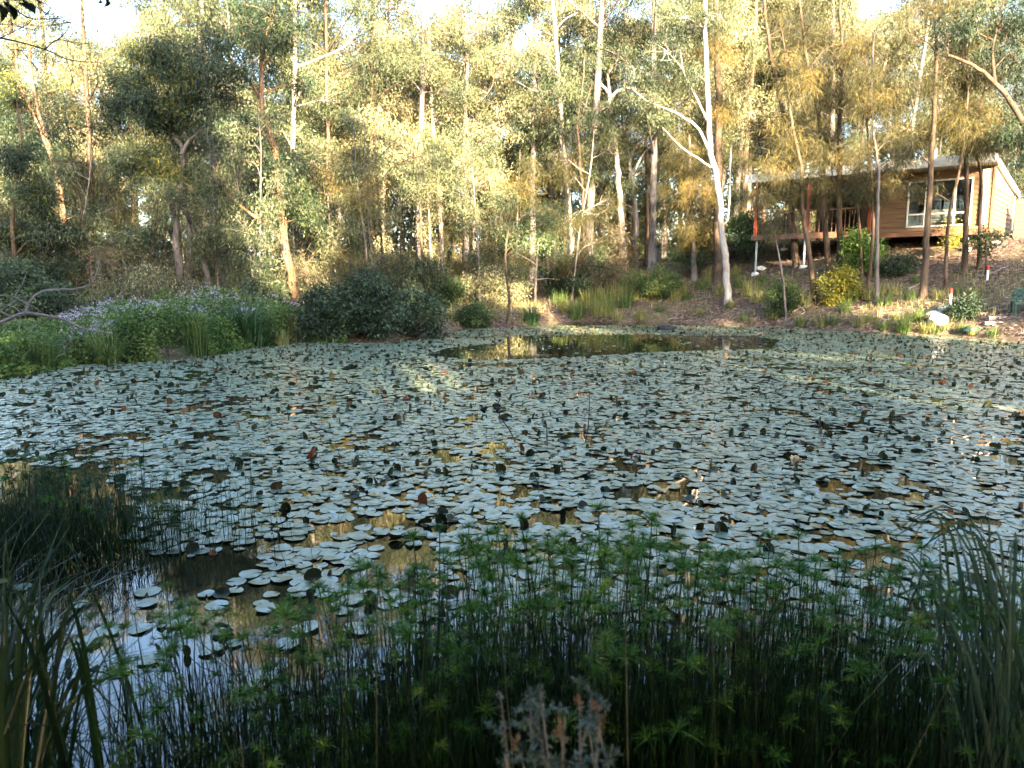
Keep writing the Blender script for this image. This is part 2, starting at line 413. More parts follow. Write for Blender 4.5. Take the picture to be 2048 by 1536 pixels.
def make_pads():
    g = .083
    xs = np.arange(-22, 20, g); ys = np.arange(2.2, 29, g * .87)
    X, Y = np.meshgrid(xs, ys); X = X + (np.arange(len(ys)) % 2)[:, None] * g / 2
    x = X.ravel() + R.normal(0, g * .27, X.size); y = Y.ravel() + R.normal(0, g * .27, X.size)
    k = np.abs(x) < y * .74 + 1.2
    x, y = x[k], y[k]
    s = sdist(x, y)
    dens = np.full(len(x), .96)
    nz = vnoise(x, y, .55, 3) * .6 + vnoise(x, y, .22, 4) * .4
    n2 = vnoise(x, y, 2.5, 5)
    dens -= sstep(.60, .74, nz) * .75
    dens -= sstep(.55, .8, n2) * .18
    dens *= sstep(.1, .5, -s)
    P = np.stack([x, y], 1)
    openw = pxw([(850, 712), (900, 695), (1005, 688), (1010, 676), (870, 676), (900, 668), (1090, 664), (1250, 658), (1330, 672), (1500, 672), (1560, 680), (1545, 698), (1280, 706), (1130, 716), (960, 722)])
    dens[in_poly(P, openw)] = .015
    rim = pxw([(880, 676), (900, 664), (1130, 653), (1300, 650), (1420, 655), (1560, 662), (1560, 672), (1300, 668), (1080, 672)])
    dens[in_poly(P, rim)] = .5
    oa = pxw([(-100, 1060), (230, 1050), (300, 1120), (420, 1150), (560, 1165), (640, 1190), (760, 1150), (1000, 1190), (1500, 1200), (2300, 1180), (2300, 1536), (-300, 1536)])
    near = in_poly(P, oa)
    dens[near] *= np.interp(x[near], [-2.6, -1.9, -.9, .3], [.05, .25, .7, .9]) * np.interp(y[near], [2.6, 3.5, 4.5], [.2, .6, 1])
    mid = in_poly(P, pxw([(330, 1000), (800, 1010), (1000, 1080), (1500, 1130), (1500, 1200), (1000, 1190), (560, 1135), (330, 1110)]))
    dens[mid] *= .9
    keep = R.random(len(x)) < dens
    keep &= ~(in_poly(P, pxw([(-60, 920), (200, 940), (290, 1040), (200, 1100), (-80, 1120)])))
    x, y = x[keep], y[keep]; n = len(x)
    rad = R.uniform(.038, .074, n) * np.where(R.random(n) < .15, .6, 1)
    isup = (R.random(n) < .072)
    order = np.argsort(y)
    # protos
    fl = [pad_shape(R) for _ in range(16)]; ra = [raised_shape(R) for _ in range(16)]
    rot = R.uniform(0, 2 * PI, n)
    z = R.uniform(.003, .014, n); tx = R.normal(0, .035, n); ty = R.normal(0, .035, n)
    tint = np.clip(R.normal(.55, .2, n), 0, .95); tint = np.where(R.random(n) < .015, 1.0, tint)
    tu = np.clip(R.beta(1.6, 2.2, n), 0, 1)
    inframe = np.abs(x) < y * .675
    def trans(V, i, sc_):
        c, s_ = math.cos(rot[i]), math.sin(rot[i])
        W = V * sc_
        X_ = W[:, 0] * c - W[:, 1] * s_; Y_ = W[:, 0] * s_ + W[:, 1] * c
        return np.stack([x[i] + X_, y[i] + Y_, z[i] + W[:, 2] + X_ * tx[i] + Y_ * ty[i]], 1)
    idx = [i for i in order if inframe[i]]
    flat_ind = [i for i in idx if not isup[i] and y[i] > 3.3][:300]; up_ind = [i for i in idx if isup[i]][:150]
    fs, us = set(flat_ind), set(up_ind)
    mb = MB(); mu = MB()
    for i in range(n):
        if i in fs or i in us: continue
        if isup[i]:
            V, T = ra[i % 16]; mu.add(trans(V, i, rad[i] * (.45 + .55 * rot[i] / 6.3)), None, T, tu[i])
        else:
            V, T = fl[i % 16]; mb.add(trans(V, i, rad[i]), None, T, tint[i])
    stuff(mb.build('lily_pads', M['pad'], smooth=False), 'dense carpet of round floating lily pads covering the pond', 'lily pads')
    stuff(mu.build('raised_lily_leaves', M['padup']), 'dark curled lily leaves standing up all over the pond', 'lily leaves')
    for lst, sh, nm, mt, lab, grp, ti in ((flat_ind, fl, 'lily_pad', M['pad'], 'round flat lily pad floating on the near part of the pond', 'lily pads floating near the reeds', tint),
                                     (up_ind, ra, 'raised_lily_leaf', M['padup'], 'dark curled lily leaf standing up among the nearer pads', 'curled lily leaves in the nearer pads', tu)):
        protos = {}
        for i in lst:
            key = (i % 16, int(ti[i] * 4))
            if key not in protos:
                V, T = sh[key[0]]
                o = mk(nm, V, None, T, mt, tint=np.full(len(V), (key[1] + .5) / 4)); protos[key] = o
            else:
                o = protos[key].copy(); COL.objects.link(o)
            o.location = (x[i], y[i], z[i]); o.rotation_euler = (ty[i], -tx[i], rot[i]); s_ = rad[i] * (.75 if nm != 'lily_pad' else 1); o.scale = (s_,) * 3
            tag(o, lab, 'lily pad' if nm == 'lily_pad' else 'lily leaf', grp)
make_pads()

# ------------------------------------------------------------------ trees
SPEC = {'gum': dict(L=.125, W=.032, droop=.9, mat='gum', sig=.20, per=95),
        'sungum': dict(L=.125, W=.032, droop=.9, mat='sungum', sig=.215, per=95),
        'wattle': dict(L=.15, W=.03, droop=.7, mat='wattle', sig=.20, per=115),
        'casu': dict(L=.30, W=.013, droop=.8, mat='casu', sig=.23, per=130),
        'shrub': dict(L=.10, W=.045, droop=.1, mat='shrub', sig=.16, per=80),
        'darkshrub': dict(L=.12, W=.04, droop=.2, mat='darkshrub', sig=.18, per=90),
        'bright': dict(L=.13, W=.06, droop=.3, mat='bright', sig=.18, per=60),
        'yellow': dict(L=.09, W=.045, droop=.0, mat='yellow', sig=.13, per=70),
        'soft': dict(L=.11, W=.03, droop=.4, mat='soft', sig=.24, per=80),
        'brush': dict(L=.28, W=.014, droop=.1, mat='brush', sig=.3, per=60)}

def grow(name, label, cat, trunk, r0, clumps, species, bark, group=None, branches=(), r1=None, seed=1, dens=1.0, sub=4, sides=8, leafscale=1.0):
    """a tree: trunk with limbs as one part, crown as another. World coordinates in, local meshes out."""
    rng = np.random.default_rng(seed)
    base = np.asarray(trunk[0], float).copy()
    T0 = smooth_path(np.asarray(trunk, float) - base, sub)
    T0[1:-1] += rng.normal(0, r0 * .12, (len(T0) - 2, 3))
    r1 = r0 * .3 if r1 is None else r1
    f = np.linspace(0, 1, len(T0)); rr = r0 + (r1 - r0) * f ** .8
    rr[0] *= 1.3
    P0 = T0.copy(); P0[0, 2] -= .25
    root = thing(name, label, cat, base, 0, group)
    mb = MB(); mb.tube(P0, rr, sides)
    skel = [T0]; skr = [rr]
    for pts, br in branches:
        B = smooth_path(np.asarray(pts, float) - base, sub); B[1:-1] += rng.normal(0, br * .15, (len(B) - 2, 3))
        rb = br * (1 - .7 * np.linspace(0, 1, len(B))); mb.tube(B, rb, 6)
        skel.append(B); skr.append(rb)
    SK = np.concatenate(skel); SR = np.concatenate(skr)
    sp_ = SPEC[species]; lm = MB()
    for c, rad, nsub in clumps:
        c = np.asarray(c, float) - base; rad = np.asarray(rad, float)
        d = np.linalg.norm(SK - c, axis=1)
        cost = d + np.maximum(0, SK[:, 2] - (c[2] - .35 * d)) * 1.5
        k = int(np.argmin(cost)); a = SK[k]
        mid = (a + c) / 2 + rng.normal(0, .08, 3) * d[k] + np.array([0, 0, .06 * d[k]])
        C = smooth_path([a, mid, c], 4)
        br = min(SR[k] * .6, .014 + .012 * d[k]); mb.tube(C, np.linspace(br, .012, len(C)), 5, cap=False)
        q = unit(rng.normal(size=(nsub, 3))) * (rng.random((nsub, 1)) ** .45) * rad
        for s_ in q:
            e = c + s_
            j = C[rng.integers(len(C) // 2, len(C))]
            m_ = (j + e) / 2 + rng.normal(0, .12, 3) * np.linalg.norm(s_)
            mb.tube([j, m_, e], [.011, .008, .004], 3, cap=False)
        m = max(3, int(sp_['per'] * dens)); tot = nsub * m
        ctr = np.repeat(c + q, m, 0)
        off = rng.normal(0, sp_['sig'], (tot, 3)) * np.array([1, 1, .8])
        P = ctr + off
        D = rng.normal(0, .6, (tot, 3)) + off * .8; D[:, 2] -= sp_['droop']
        ct = np.repeat(rng.normal(0, .17, nsub), m) + rng.normal(0, .15)
        tint = np.clip(rng.normal(.5, .2, tot) + ct, 0, 1)
        leaves(lm, P, D, sp_['L'] * leafscale * rng.uniform(.7, 1.25, tot), sp_['W'] * leafscale * rng.uniform(.75, 1.2, tot), tint, rng)
    mb.build('trunk' if cat == 'tree' else 'stem', M[bark], root, smooth=True)
    if clumps: lm.build('crown' if cat == 'tree' else 'foliage', M[sp_['mat']], root)
    return root

def pxtrunk(pts, Y=None, lean=0.0):
    """trunk polyline from where the trunk stands in the photograph: first point on the ground"""
    b = ground_px(*pts[0]) if Y is None else None
    if b is None:
        b = at(pts[0][0], pts[0][1], Y); b[2] = gz(b[0], b[1])
    Y = b[1]
    out = [b]
    for i, (u, v) in enumerate(pts[1:]):
        out.append(at(u, v, Y + lean * (i + 1)))
    return out, Y

def pxclumps(lst, Y, depth=.8, k=1.0):
    """crown masses: (u, v, ru, rv, density)"""
    out = []
    for (u, v, ru, rv, *dy) in lst:
        c = at(u, v, Y + (dy[0] if dy else R.normal(0, .5)))
        rx, rz = ru / F * Y, rv / F * Y
        ns = int(np.clip(rx * rz * 27 * k, 5, 44))
        out.append((c, (rx * .95, (rx + rz) * .5 * depth, rz * .95), ns))
    return out

def autoclumps(trunk, rng, n, spread, lo=.45, r=(.6, 1.2), ns=11):
    T = np.asarray(trunk); out = []
    hh = T[-1][2] - T[0][2]
    for i in range(n):
        f = lo + (1 - lo) * (i + rng.random()) / n
        z = T[0][2] + hh * f
        x = np.interp(z, T[:, 2], T[:, 0]); y = np.interp(z, T[:, 2], T[:, 1])
        a = rng.random() * 2 * PI; d = spread * (1.15 - .6 * abs(f - .7)) * rng.uniform(.25, 1)
        rr = rng.uniform(*r)
        out.append(((x + d * math.cos(a), y + d * math.sin(a), z + rng.normal(0, .3)), (rr, rr, rr * .7), max(4, int(ns * rng.uniform(.7, 1.3)))))
    return out

GT = 'tree'
def hero(label, pts, w, species, bark, clumps=None, auto=None, branches=(), Y=None, name='gum_tree', top=None, seed=1, k=1.0, ext=0, dens=1.0, r1=None):
    tr, Y = pxtrunk(pts, Y)
    r0 = w / F * Y / 2
    if ext:
        d = tr[-1] - tr[-2]; d /= np.linalg.norm(d); d = d * .5 + np.array([0, 0, .5]); tr.append(tr[-1] + d / np.linalg.norm(d) * ext)
    cl = pxclumps(clumps, Y, k=k) if clumps else []
    rng = np.random.default_rng(seed + 99)
    if auto: cl += autoclumps(tr, rng, *auto)
    brs = []
    for bp, bw in branches:
        brs.append(([at(u, v, Y + .12 * i) for i, (u, v) in enumerate(bp)], bw / F * Y / 2))
    return grow(name, label, 'tree', tr, r0, cl, species, bark, branches=brs, seed=seed, dens=dens, r1=r1)

# left bank
hero('grey trunked wattle with a dense dark green crown above the flowering left bank', [(368, 635), (360, 560), (356, 500), (352, 444), (338, 398), (314, 362), (300, 330)], 21, 'wattle', 'bark_grey',
     clumps=[(310, 120, 55, 42), (345, 130, 50, 50), (260, 165, 50, 45), (285, 200, 60, 50), (365, 190, 50, 55), (330, 235, 55, 45), (240, 235, 45, 38), (400, 150, 30, 45), (225, 215, 25, 25), (285, 320, 65, 35), (245, 330, 40, 30), (330, 340, 35, 25), (390, 220, 30, 30), (280, 100, 30, 22)],
     branches=[([(354, 425), (362, 350), (365, 300), (342, 266), (307, 212), (285, 160)], 13), ([(363, 310), (378, 280), (395, 262), (400, 200)], 8), ([(338, 390), (300, 350), (270, 320)], 7)], name='wattle_tree', seed=11, k=1.5)
hero('leaning tree with reddish bent trunk rising from the left bank beside the dark bushes', [(602, 640), (592, 590), (572, 500), (565, 430), (560, 380), (548, 300), (540, 260), (524, 220), (522, 150), (527, 100), (540, 50), (548, 10)], 20, 'wattle', 'bark_red',
     clumps=[(495, 50, 50, 40), (555, 35, 45, 38), (580, 75, 32, 35), (440, 100, 48, 38), (470, 140, 50, 32), (420, 140, 30, 30), (530, 90, 40, 30), (480, 10, 40, 30), (610, 165, 32, 22), (550, 140, 25, 25), (600, 390, 28, 45), (620, 420, 25, 30), (480, 250, 40, 28), (560, 330, 35, 30), (450, 195, 30, 25)],
     branches=[([(568, 490), (545, 458), (520, 440), (480, 410), (440, 370), (425, 330)], 10), ([(524, 200), (500, 165), (470, 130), (440, 105)], 7), ([(525, 140), (550, 100), (570, 70)], 6)], name='wattle_tree', seed=12, k=1.35)
hero('slim grey tree leaning left just behind the dark crowned wattle', [(434, 630), (422, 580), (410, 537), (398, 490), (386, 460), (362, 400), (350, 330)], 14, 'gum', 'bark_grey', auto=(9, 1.6, .4), seed=13, ext=2)
hero('dark trunk in deep shade at the left side of the pond', [(140, 620), (138, 540), (128, 450), (118, 380), (100, 300), (80, 230), (62, 147), (58, 60)], 16, 'wattle', 'bark_brown',
     clumps=[(40, 330, 60, 50), (20, 420, 60, 50), (90, 420, 50, 45), (60, 500, 60, 40), (30, 260, 40, 35), (100, 330, 45, 40), (10, 200, 35, 30), (130, 480, 40, 35), (0, 520, 50, 50), (70, 280, 40, 35), (10, 380, 45, 45), (60, 450, 45, 40)], name='wattle_tree', seed=14, k=2.0)
hero('thin orange barked tree leaning right at the shaded left edge', [(150, 620), (140, 520), (130, 440), (120, 370), (95, 300), (72, 239), (40, 171), (30, 90)], 8, 'wattle', 'bark_red', auto=(8, 1.5, .3), name='wattle_tree', seed=15)
hero('dark leafy tree at the far left edge of the pond bank', [(28, 640), (30, 540), (25, 430), (40, 300), (34, 200)], 12, 'wattle', 'bark_brown', clumps=[(20, 470, 60, 45), (70, 560, 55, 40), (10, 570, 40, 50), (120, 540, 45, 30), (60, 390, 60, 40), (30, 310, 45, 35), (110, 470, 45, 40)], name='wattle_tree', seed=16, k=2.0)
hero('crooked bare dark sapling forking behind the lilac flowers', [(320, 620), (312, 560), (300, 510), (305, 490), (318, 468), (328, 440)], 7, 'wattle', 'bark_brown', clumps=[(230, 520, 45, 22), (285, 470, 40, 25), (200, 545, 40, 22)], branches=[([(300, 515), (280, 503), (240, 505), (200, 490)], 4), ([(303, 500), (292, 480), (280, 465)], 3)], name='wattle_tree', seed=17)
# centre
hero('tall straight pale gum with two upright forks in the centre of the far bank', [(973, 570), (971, 500), (969, 400), (966, 330), (965, 250), (967, 190), (972, 120), (980, 40)], 17, 'sungum', 'bark_pale',
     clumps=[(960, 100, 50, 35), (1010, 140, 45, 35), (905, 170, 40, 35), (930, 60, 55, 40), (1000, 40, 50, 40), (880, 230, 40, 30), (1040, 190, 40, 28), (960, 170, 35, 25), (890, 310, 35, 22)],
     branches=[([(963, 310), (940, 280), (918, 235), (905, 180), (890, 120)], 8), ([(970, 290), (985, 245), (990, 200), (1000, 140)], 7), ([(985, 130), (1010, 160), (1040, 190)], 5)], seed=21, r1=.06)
hero('pale tall gum right of the centre with a brown lower trunk', [(1146, 578), (1142, 500), (1138, 420), (1130, 330), (1121, 250), (1118, 150), (1110, 60), (1104, -20)], 15, 'sungum', 'bark_pale', auto=(12, 2.0, .5), branches=[([(1120, 190), (1095, 185), (1065, 180), (1030, 160)], 5)], seed=22, ext=2)
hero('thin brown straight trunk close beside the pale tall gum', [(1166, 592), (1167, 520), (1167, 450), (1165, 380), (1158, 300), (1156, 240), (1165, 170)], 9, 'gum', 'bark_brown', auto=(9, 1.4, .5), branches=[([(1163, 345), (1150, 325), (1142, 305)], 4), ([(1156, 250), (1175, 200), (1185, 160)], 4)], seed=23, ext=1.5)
hero('pale leaning gum with a crooked limb reaching right above the green shrub', [(1249, 545), (1244, 470), (1240, 400), (1234, 330), (1226, 260), (1221, 200), (1215, 150)], 16, 'sungum', 'bark_pale',
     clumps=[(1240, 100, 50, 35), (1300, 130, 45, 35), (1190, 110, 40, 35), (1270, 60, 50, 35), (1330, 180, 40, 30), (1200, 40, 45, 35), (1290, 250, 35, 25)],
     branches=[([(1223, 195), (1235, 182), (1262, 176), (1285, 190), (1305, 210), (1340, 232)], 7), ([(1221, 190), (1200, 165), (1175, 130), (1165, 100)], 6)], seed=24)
hero('forked white limbed gum standing behind the lit green shrub', [(1273, 500), (1271, 440), (1265, 370), (1262, 310), (1290, 270)], 12, 'gum', 'bark_pale', auto=(8, 1.5, .4), branches=[([(1272, 450), (1262, 415), (1240, 412), (1215, 418), (1190, 435)], 6), ([(1265, 350), (1285, 310), (1310, 285)], 5)], seed=25, ext=2)
hero('small dark curved sapling rooted at the water edge left of the strap leaf clump', [(1015, 652), (1018, 600), (1012, 540), (1012, 490), (1020, 440), (1025, 410)], 7, 'soft', 'bark_brown', clumps=[(1075, 430, 45, 28), (1100, 460, 40, 28), (1040, 460, 40, 25), (1120, 430, 30, 22), (1010, 400, 30, 22), (1060, 490, 35, 18)], seed=26, name='gum_tree')
hero('thin pale sapling on the brown leaf litter in the far centre', [(1070, 605), (1072, 560), (1074, 520), (1078, 470)], 6, 'soft', 'bark_pale', clumps=[(1120, 505, 40, 15), (1060, 545, 25, 12), (1090, 480, 30, 18)], branches=[([(1072, 560), (1095, 557), (1120, 560)], 2), ([(1074, 530), (1050, 515), (1030, 505)], 2)], seed=27)
hero('dark leaning trunk rising behind the dark bushes, forking at head height', [(738, 590), (742, 540), (748, 480), (757, 420), (762, 370), (775, 320), (790, 270)], 11, 'gum', 'bark_brown', clumps=[(800, 250, 40, 30), (760, 180, 45, 40), (780, 320, 40, 30), (730, 300, 35, 35), (830, 330, 35, 30)], branches=[([(760, 385), (752, 350), (740, 310), (755, 230)], 6)], seed=28)
hero('thick grey trunk behind the dark bushes, second from the leaning trunk', [(812, 590), (808, 520), (803, 450), (796, 380), (800, 300), (812, 220)], 15, 'gum', 'bark_grey', auto=(9, 1.6, .45), seed=29, ext=2)
hero('thin dark straight trunk above the right end of the dark bushes', [(847, 600), (845, 540), (843, 470), (841, 400), (846, 330)], 8, 'gum', 'bark_brown', clumps=[(860, 330, 35, 28), (830, 380, 30, 25), (900, 350, 35, 22), (870, 290, 30, 25)], branches=[([(843, 420), (870, 410), (890, 395)], 4)], seed=30)
hero('pair of slim pale stems standing close together left of the centre gum', [(926, 560), (925, 500), (926, 440), (927, 380), (920, 300)], 10, 'sungum', 'bark_pale', auto=(7, 1.3, .5), branches=[([(927, 545), (934, 500), (935, 450), (942, 400)], 7)], seed=31, ext=2)
# right
hero('smooth white gum leaning over the bank with crooked bare limbs', [(1458, 606), (1453, 560), (1450, 510), (1444, 461), (1441, 410), (1431, 342), (1421, 308), (1418, 246), (1413, 137), (1411, 34), (1408, -30)], 15, 'gum', 'bark_white',
     clumps=[(1380, 60, 50, 40), (1440, 30, 40, 40), (1330, 100, 45, 35), (1400, 150, 35, 30), (1310, 200, 40, 28), (1350, 30, 40, 35), (1270, 150, 35, 25)],
     branches=[([(1422, 312), (1399, 260), (1368, 236), (1340, 220), (1300, 205), (1265, 178)], 6), ([(1422, 335), (1398, 318), (1375, 304), (1348, 280), (1325, 255)], 4.5), ([(1447, 450), (1457, 430), (1460, 342), (1462, 290)], 5), ([(1418, 250), (1395, 200), (1370, 150), (1360, 100)], 5)], seed=41, r1=.08)
hero('thick golden brown trunk directly behind the smooth white gum', [(1436, 565), (1436, 450), (1437, 300), (1436, 150), (1432, 0)], 19, 'casu', 'bark_brown', auto=(10, 1.6, .5, (.6, 1.1), 14), name='casuarina_tree', seed=42, ext=2, r1=.1)
hero('grey trunk with drooping foliage left of the smooth white gum', [(1389, 560), (1386, 500), (1383, 430), (1381, 350), (1378, 270)], 13, 'casu', 'bark_grey', clumps=[(1370, 330, 40, 35), (1400, 380, 45, 40), (1350, 400, 35, 40), (1390, 450, 40, 35), (1420, 470, 30, 35), (1360, 470, 35, 35), (1390, 290, 35, 30)], name='casuarina_tree', seed=43)
CL = lambda u, n, lo, hi, sp_, rng: [(u + rng.normal(0, sp_), rng.uniform(lo, hi), rng.uniform(22, 42), rng.uniform(18, 34)) for _ in range(n)]
rg = np.random.default_rng(5)
cas = [('dark casuarina trunk in front of the deck, nearest to the yellow bush on its left', [(1630, 608), (1622, 540), (1611, 461), (1604, 410), (1602, 330), (1590, 275), (1578, 200), (1570, 100)], 12, 9, 30, 350),
       ('casuarina with a red lit trunk leaning at the left half of the deck', [(1594, 535), (1586, 480), (1582, 430), (1588, 380), (1580, 300), (1560, 200), (1540, 100), (1530, 20)], 15, 9, 0, 330),
       ('casuarina trunk right behind the yellow bush, leaning left towards its top', [(1662, 560), (1654, 500), (1649, 444), (1646, 350), (1638, 240), (1628, 171), (1611, 100), (1600, 0)], 13, 10, 0, 340),
       ('straight dark casuarina trunk rising beside the deck post above the yellow bush', [(1680, 556), (1679, 480), (1678, 400), (1679, 300), (1681, 200), (1684, 100), (1680, 0)], 14, 9, 0, 370),
       ('thin casuarina stem left of a pair in front of the cabin window', [(1724, 570), (1722, 500), (1718, 440), (1715, 370), (1722, 290), (1730, 200)], 7, 5, 150, 370),
       ('thin casuarina stem right of a pair in front of the deck corner', [(1735, 586), (1742, 520), (1747, 460), (1744, 380), (1738, 300), (1730, 180), (1735, 80)], 8, 7, 50, 380),
       ('pale thin casuarina trunk standing against the red deck corner post', [(1754, 602), (1754, 520), (1755, 440), (1756, 340), (1748, 270), (1742, 180), (1750, 60)], 9, 7, 30, 380),
       ('tall straight casuarina trunk crossing the cabin window to the top of the picture', [(1847, 596), (1851, 520), (1855, 440), (1862, 330), (1868, 230), (1873, 120), (1871, 0)], 15, 8, 0, 350),
       ('slender crooked casuarina crossing the right side of the cabin window', [(1891, 582), (1892, 520), (1896, 450), (1907, 390), (1921, 330), (1932, 240), (1936, 150), (1925, 60)], 8, 7, 60, 380),
       ('dark casuarina trunk at the right end of the cabin window', [(1928, 548), (1931, 480), (1933, 400), (1932, 320), (1930, 220), (1925, 120), (1915, 30)], 13, 8, 0, 300),
       ('sunlit bent casuarina trunk in front of the weatherboard corner of the cabin', [(1958, 538), (1960, 470), (1962, 400), (1961, 345), (1952, 300), (1960, 220), (1975, 150)], 9, 7, 40, 300)]
for i, (lab, pts, wd, nc, lo, hi) in enumerate(cas):
    cl = CL(pts[-3][0], nc, lo, hi, 38, rg) + (CL(pts[3][0], 2, 240, 315, 30, rg) + CL(pts[3][0], 1, 372, 400, 24, rg) if i in (0, 1, 2, 3, 5) else CL(pts[3][0], 2, 230, 300, 28, rg) if i in (7, 8, 9, 10) else [])
    hero(lab, pts, wd, 'casu', 'bark_brown' if i not in (6,) else 'bark_grey', clumps=cl, name='casuarina_tree', seed=60 + i, k=.9, ext=1.5 if pts[-1][1] < 60 else 0)
hero('dark limbed gum reaching in from beyond the right edge over the cabin roof', [(2120, 560), (2105, 430), (2080, 330), (2048, 250), (2012, 190), (1975, 150), (1940, 128), (1895, 110)], 17, 'wattle', 'bark_brown', clumps=[(2000, 60, 45, 35), (1950, 40, 45, 35), (2030, 120, 40, 35), (1980, 120, 30, 25), (2035, 180, 35, 30), (1900, 60, 35, 30), (2040, 40, 40, 40), (2030, 260, 35, 35), (2040, 310, 30, 30)], branches=[([(1990, 165), (1985, 110), (1995, 50), (2010, -10)], 7)], seed=80, Y=25)
hero('thin sapling in front of the dark space under the right end of the cabin', [(1972, 560), (1972, 510), (1971, 480)], 5, 'shrub', 'bark_brown', clumps=[(1960, 475, 25, 10), (1990, 470, 20, 10), (1970, 500, 12, 14)], seed=81)
hero('thin leaning sapling at the bank below the left end of the deck', [(1572, 640), (1568, 580), (1560, 520), (1548, 470), (1535, 430), (1520, 395)], 5, 'casu', 'bark_grey', clumps=[(1525, 400, 25, 22), (1550, 460, 20, 18)], name='casuarina_tree', seed=82)

# background woodland: prototypes then copies
def proto(kind, seed):
    rng = np.random.default_rng(seed)
    if kind == 'gum':
        h = rng.uniform(13, 17); a = rng.normal(0, .6, 2)
        tr = [(0, 0, 0), (a[0] * .3, a[1] * .3, h * .3), (a[0], a[1], h * .6), (a[0] * 1.2, a[1] * 1.5, h * .85), (a[0] * 1.4, a[1] * 1.3, h)]
        sp_ = ['sungum', 'gum', 'sungum', 'gum'][seed % 4]
        cl = autoclumps(tr, rng, 17, 2.5, .36, (.8, 1.4), 13)
        return grow('gum_tree', 'slender gum tree standing deep in the sunlit woodland behind the pond', 'tree', tr, rng.uniform(.12, .2), cl, sp_, ['bark_pale', 'bark_grey', 'bark_brown', 'bark_grey'][(seed // 2) % 4], group='gum trees deep in the woodland', seed=seed, dens=.85, sub=3, sides=6, leafscale=1.15)
    if kind == 'sapling':
        h = rng.uniform(5, 8); a = rng.normal(0, .5, 2)
        tr = [(0, 0, 0), (a[0] * .4, a[1] * .4, h * .4), (a[0], a[1], h * .75), (a[0] * .9, a[1] * 1.2, h)]
        cl = autoclumps(tr, rng, 9, 1.2, .22, (.5, .85), 9)
        return grow('gum_sapling', 'thin stemmed sapling in the understorey of the woodland behind the pond', 'tree', tr, rng.uniform(.035, .07), cl, ['gum', 'sungum', 'gum', 'casu'][seed % 4], ['bark_brown', 'bark_grey', 'bark_pale'][seed % 3], group='saplings in the understorey', seed=seed, dens=.75, sub=3, sides=5, leafscale=1.1)
    if kind == 'shrub':
        cl = [((rng.normal(0, .6), rng.normal(0, .6), rng.uniform(.3, 1.5)), (.55, .55, .4), 9) for _ in range(7)]
        return grow('woodland_shrub', 'tangled dry shrub on the forest floor behind the far bank', 'shrub', [(0, 0, 0), (.05, 0, .5), (.0, .1, 1.2)], .03, cl, ['gum', 'brush', 'sungum', 'darkshrub'][seed % 4], 'bark_brown', group='shrubs on the woodland floor', seed=seed, dens=.9, sub=3, sides=5)

def scatter(kind, n, protos, ylo, yhi, seed, scl, avoid=None, power=1.0):
    rng = np.random.default_rng(seed); pr = [proto(kind, seed * 10 + i) for i in range(protos)]
    placed = 0; tries = 0; used = []
    while placed < n and tries < n * 40:
        tries += 1
        y = ylo + (yhi - ylo) * rng.random() ** power; x = rng.uniform(-.78, .78) * y
        if float(sdist(np.array([x]), np.array([y]))[0]) < 2.5: continue
        u = 1024 + x / y * F
        if avoid and avoid(x, y, u): continue
        if any((x - a) ** 2 + (y - b) ** 2 < (1.6 if kind == 'gum' else .7) ** 2 for a, b in used): continue
        used.append((x, y))
        s_ = rng.uniform(*scl); loc = (x, y, gz(x, y) - .05); rz = rng.uniform(0, 2 * PI); k = placed % protos
        if placed < protos: pr[k].location = loc; pr[k].rotation_euler = (0, 0, rz); pr[k].scale = (s_,) * 3
        else: dup(pr[k], loc, rz, s_)
        placed += 1
cabin_zone = lambda x, y: (x > 8 and 24 < y < 41 and x < 25)
def av_gum(x, y, u):
    if cabin_zone(x, y): return True
    if u < 330 and y < 60 and R.random() < .9: return True
    if u > 1500 and R.random() < .6: return True
    return y < (34 if u < 500 else 38.5)
def av_sap(x, y, u):
    if cabin_zone(x, y) and y < 39: return True
    return (850 < u < 1450 and y < 33) or (u > 1400 and y < 36)
scatter('gum', 150, 10, 27, 66, 3, (.95, 1.35), av_gum)
scatter('sapling', 110, 10, 25, 56, 4, (.7, 1.2), av_sap)
scatter('shrub', 120, 6, 24, 58, 5, (.7, 1.5), lambda x, y, u: (850 < u < 1450 and y < 34) or (u > 1400 and y < 37))

def far_wood():
    rng = np.random.default_rng(8); mb = MB()
    n = 52000
    x = rng.uniform(-75, 75, n); y = rng.uniform(64, 84, n)
    hh = 5.5 + 5 * vnoise(x, y * .3, 5, 9) + np.where(x < -20, -1.5, 0)
    z = height(x, y) + rng.random(n) ** 1.1 * hh
    k = vnoise(x, z * 2, 1.4, 10) > .22
    P = np.stack([x, y, z], 1)[k]
    leaves(mb, P, rng.normal(0, 1, P.shape) - [0, 0, .5], rng.uniform(.5, 1.0, len(P)), rng.uniform(.18, .34, len(P)), np.clip(rng.normal(.55, .22, len(P)), 0, 1), rng)
    stuff(mb.build('far_woodland', M['gum']), 'hazy mass of distant scrub and trees closing the woodland', 'woodland')
far_wood()

